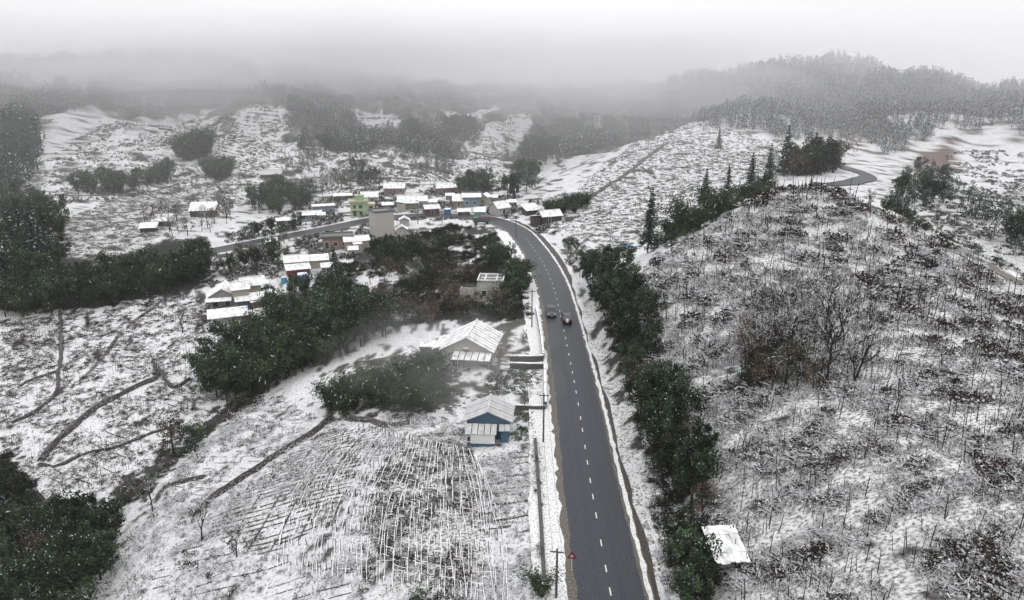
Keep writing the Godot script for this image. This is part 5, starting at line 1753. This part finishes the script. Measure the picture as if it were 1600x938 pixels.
func grow_ground() -> void:
	# woods on the mountains
	var right := outline([[1050, 205], [1110, 200], [1180, 205], [1240, 222], [1300, 215], [1345, 222], [1390, 246], [1420, 232], [1470, 205], [1510, 203], [1540, 214], [1610, 216]])
	right.append(far(1800, 420)); right.append(far(1800, 640)); right.append(far(980, 640)); right.append(far(1000, 480))
	woodland(right, 17000, -0.5, .5, .95, "snow-dusted woods covering the right mountain", .3)
	var mid := outline([[535, 165], [620, 168], [690, 165], [790, 166], [840, 165], [850, 190], [905, 200], [960, 190], [1050, 200]])
	mid.append(far(1060, 690)); mid.append(far(500, 690))
	woodland(mid, 9000, -0.25, .6, 1.05, "misty woods on the mountain behind the valley")
	var left := outline([[60, 185], [150, 160], [235, 182], [340, 158], [440, 160], [520, 160]])
	left.append(far(540, 660)); left.append(far(-100, 660)); left.append(far(-100, 480))
	woodland(left, 12000, -0.2, .7, 1.2, "woods fading into cloud on the left mountain")
	woodland(outline([[-60, 340], [30, 310], [70, 255], [62, 190], [110, 150], [0, 130], [-80, 200]]), 1800, -0.4, 1.0, 1.8, "woods at the left edge below the cloud", .03)
	woodland(outline([[438, 175], [470, 238], [545, 240], [622, 215], [565, 205], [530, 165], [470, 152]]), 1500, -0.1, .6, 1.2, "hazy scrub wood left of the far snowy benches")
	woodland(outline([[600, 215], [700, 205], [760, 220], [720, 235], [640, 240]]), 500, -.15, .6, 1.1, "scrub wood on the far benches")
	woodland(outline([[430, 250], [560, 225], [700, 240], [720, 270], [640, 290], [480, 290]]), 900, 0.1, .3, .6, "scattered scrub on the slope above the village")
	woodland(outline([[870, 260], [930, 240], [1000, 215], [1025, 205], [960, 190], [880, 230]]), 900, -.3, .7, 1.3, "dark wood in the gorge behind the second hill")
	woodland(outline([[1380, 325], [1400, 290], [1450, 270], [1510, 290], [1580, 320], [1600, 400], [1500, 370], [1430, 345]]), 900, -.05, .35, .8, "snow-dusted scrub beyond the right crest")
	# dead brush on the near hill
	var black := Color(.02, .015, .013)
	var rust := Color(.03, .014, .012)
	var blade := tinted("brush_blade", .9)
	var hill := outline([[985, 442], [1080, 374], [1160, 330], [1240, 290], [1340, 316], [1450, 368], [1598, 448]])
	hill.append(Vector2(130, -100)); hill.append(Vector2(95, -28)); hill.append(Vector2(18, -28))
	hill.append_array(outline([[1040, 935], [1020, 800], [1010, 680], [990, 600], [1010, 520]]))
	var parts := split(scatter(hill, 10.0, 60.0, .5, 1.2, -.2, nz4), 4)
	for k in 4:
		stuff("dead_brush", twigs(9, .42, .022, [.75, .5, .8, .55][k], [black, rust, black, black][k]).mesh(blade), parts[k], "dead brush poking through the snow on the right hill", "brush")
	parts = split(scatter(hill, 3.4, 66.0, .5, 1.6, .19, nz4), 4)
	for k in 4:
		stuff("dark_weeds", clump(48, .62, [.1, .16, .12, .2][k], [black, rust, black, Color(.016, .02, .01)][k]).mesh(blade), parts[k], "dark reddish weeds in patches on the right hill", "weeds")
	parts = split(scatter(hill, 3.2, 62.0, .6, 1.3, .12, nz4), 2)
	for k in 2:
		stuff("snowy_bracken", twigs(16, .75, .03, .95, black).mesh(blade), parts[k], "bracken weighed down white with snow on the right hill", "bracken")
	for band in [[[1055, 530], [1140, 500], [1172, 560], [1165, 620], [1120, 660], [1075, 640]], [[1165, 640], [1260, 600], [1270, 612], [1180, 662]], [[1180, 775], [1330, 715], [1345, 735], [1200, 800]], [[1160, 868], [1300, 812], [1310, 832], [1175, 895]], [[1400, 470], [1560, 400], [1570, 415], [1415, 490]], [[1340, 600], [1480, 545], [1490, 560], [1350, 620]], [[1400, 800], [1520, 740], [1530, 760], [1410, 825]], [[1060, 460], [1120, 425], [1130, 440], [1070, 478]]]:
		stuff("snowy_bracken", twigs(14, .6, .026, .97, black).mesh(blade), scatter(outline(band), 5.0, 75.0, .5, 1.3, -.15, nz4), "band of bracken bent over white with snow across the right hill", "bracken")
	var stalk := Shape.new()
	stalk.ink = Color(.02, .016, .014)
	stalk.rod(Vector3(0, -.2, 0), Vector3(.1, 1.8, .05), .045, .026, 3)
	var stalk_mesh := stalk.mesh(blade)
	stuff("dead_stalks", stalk_mesh, scatter(hill, .34, 90.0, .5, 1.3, -9, null, .18), "thin dead stalks standing on the right hill", "stalks")
	# second hill
	var second := outline([[850, 345], [1025, 210], [1215, 232], [1235, 270], [1150, 315], [1050, 360], [960, 410], [900, 390]])
	stuff("dead_brush", twigs(12, .5, .03, .2, Color(.06, .052, .046)).mesh(blade), scatter(second, .9, 400.0, .7, 1.5, -.1, nz3), "dead brush in the snow on the second hill", "brush")
	stuff("dead_stalks", stalk_mesh, scatter(second, .05, 400.0, .7, 1.4), "thin dead stalks on the second hill", "stalks")
	# the fields and slopes behind the village
	var benches := outline([[0, 330], [60, 255], [150, 190], [335, 170], [440, 165], [640, 190], [830, 180], [830, 230], [790, 290], [620, 290], [480, 320], [330, 300], [90, 320]])
	stuff("stubble", twigs(10, .5, .04, .15, Color(.06, .052, .046)).mesh(blade), scatter(benches, .5, 330.0, .8, 1.7, -.12, nz2), "stubble and weeds on the slopes behind the village", "stubble")
	stuff("dead_stalks", stalk_mesh, scatter(benches, .03, 400.0, .8, 1.6), "thin dead stalks on the slopes behind the village", "stalks")
	var spur := outline([[85, 405], [85, 350], [200, 300], [330, 285], [400, 320], [300, 335], [230, 395], [150, 410]])
	stuff("stubble", twigs(12, .5, .04, .2, black).mesh(blade), scatter(spur, 1.0, 330.0, .7, 1.4, -.1, nz3), "stubble on the left snow field", "stubble")
	stuff("stubble", twigs(12, .6, .05, .2, black).mesh(blade), scatter(outline([[1385, 335], [1480, 240], [1610, 225], [1610, 430], [1520, 395]]), .5, 330.0, .7, 1.4, -.05, nz2), "weeds in the snow beyond the right crest", "weeds")
	# left fields
	var fields := outline([[0, 500], [95, 490], [265, 450], [330, 470], [430, 560], [380, 610], [250, 720], [130, 800], [60, 780], [0, 700]])
	parts = split(scatter(fields, 4.0, 130.0, .5, 1.2, -.2, nz4), 2)
	for k in 2:
		stuff("stubble", twigs(7, .45, .03, .25, black).mesh(blade), parts[k], "stubble and dead weeds on the left fields", "stubble")
	stuff("dark_weeds", clump(30, .5, .15, black).mesh(blade), scatter(fields, .8, 150.0, .5, 1.1, .24, nz4), "dark weeds in patches on the left fields", "weeds")
	stuff("dead_stalks", stalk_mesh, scatter(fields, .3, 200.0, .45, 1.0, -.1, nz2), "thin dead stalks on the left fields", "stalks")
	var knoll := outline([[420, 610], [500, 655], [560, 650], [720, 660], [740, 720], [850, 700], [855, 880], [860, 1000], [150, 1000], [170, 880], [230, 790], [330, 680]])
	parts = split(scatter(knoll, 3.0, 78.0, .5, 1.1, -.1, nz4), 3)
	for k in 3:
		stuff("stubble", twigs(8, .5, .022, [.6, .35, .7][k], black).mesh(blade), parts[k], "stubble and straw on the near left field", "stubble")
	stuff("snowy_straw", twigs(10, .9, .024, .97, black).mesh(blade), scatter(knoll, 1.6, 80.0, .6, 1.3, .1, nz2), "straw bent white with snow on the near left field", "straw")
	stuff("dead_stalks", stalk_mesh, scatter(knoll, .13, 100.0, .3, .8, -.2, nz2), "thin dead stalks on the near left field", "stalks")
	stuff("dark_weeds", clump(30, .5, .2, black).mesh(blade), scatter(outline([[260, 800], [330, 790], [420, 880], [400, 940], [270, 900]]), .7, 90.0, .6, 1.3, .05, nz4), "dark dead weeds below the terrace bank", "weeds")
	stuff("dark_weeds", clump(36, .6, .2, rust).mesh(blade), scatter(outline([[405, 598], [425, 615], [300, 705], [190, 800], [150, 805], [270, 700]]), .8, 130.0, .6, 1.3, -.1, nz4), "dead brown weeds in the stream gully", "weeds")
	var tangle := outline([[570, 745], [640, 700], [720, 690], [745, 720], [750, 850], [720, 1000], [560, 1000]])
	parts = split(scatter(tangle, 3.0, 90.0, .5, 1.2, .0, nz4), 2)
	for k in 2:
		stuff("dark_weeds", clump(36, .55, .3, [black, rust][k]).mesh(blade), parts[k], "tangled brown weeds under the snowy trellis", "weeds")
	stuff("verge_grass", twigs(8, .2, .012, .2, Color(.03, .035, .016)).mesh(blade), scatter(outline([[838, 700], [866, 690], [900, 860], [900, 1000], [850, 1000]]), 9.0, 80.0, .6, 1.5, -.1, nz3), "grass tips showing through the snow on the road verge", "grass")
	stuff("garden_greens", twigs(16, .35, .04, .4, Color(.03, .05, .02)).mesh(blade), scatter(outline([[800, 645], [833, 645], [840, 690], [800, 690]]), 4.0, 80.0, .6, 1.2), "snowed-over greens in the plot beside the blue farmhouse", "vegetables")
	stuff("garden_greens", twigs(16, .4, .04, .3, Color(.03, .045, .022)).mesh(blade), scatter(outline([[770, 580], [845, 580], [848, 636], [745, 630]]), 3.0, 120.0, .6, 1.3, -.1, nz2), "snowed-over greens in the walled garden", "vegetables")
	var village := outline([[340, 380], [480, 320], [620, 290], [760, 290], [880, 330], [860, 400], [760, 345], [620, 345], [600, 400], [420, 500], [320, 500]])
	stuff("yard_clutter", twigs(16, .6, .05, .2, Color(.03, .03, .022)).mesh(blade), scatter(village, 1.3, 200.0, .7, 1.5, .0, nz2), "dead garden growth between the village houses", "garden growth")
	var floor_ := twigs(26, .8, .04, .03, Color(.025, .028, .018)).mesh(blade)
	stuff("undergrowth", floor_, scatter(outline([[925, 440], [970, 430], [1020, 560], [1085, 700], [1112, 830], [1105, 937], [1068, 937], [1018, 740], [984, 620], [942, 500]]), 2.2, 90.0, .7, 1.3), "undergrowth beneath the trees right of the road", "undergrowth")
	stuff("undergrowth", floor_, scatter(outline([[560, 380], [700, 352], [770, 360], [815, 420], [830, 500], [700, 500], [560, 520], [400, 610], [330, 620], [400, 500], [520, 440]]), 1.2, 170.0, .7, 1.5, -.05, nz2), "undergrowth in the valley below the village", "undergrowth")
	stuff("undergrowth", floor_, scatter(outline([[0, 700], [50, 760], [90, 830], [160, 800], [180, 840], [130, 937], [0, 937]]), 2.0, 110.0, .8, 1.5), "undergrowth in the lower left thicket", "undergrowth")
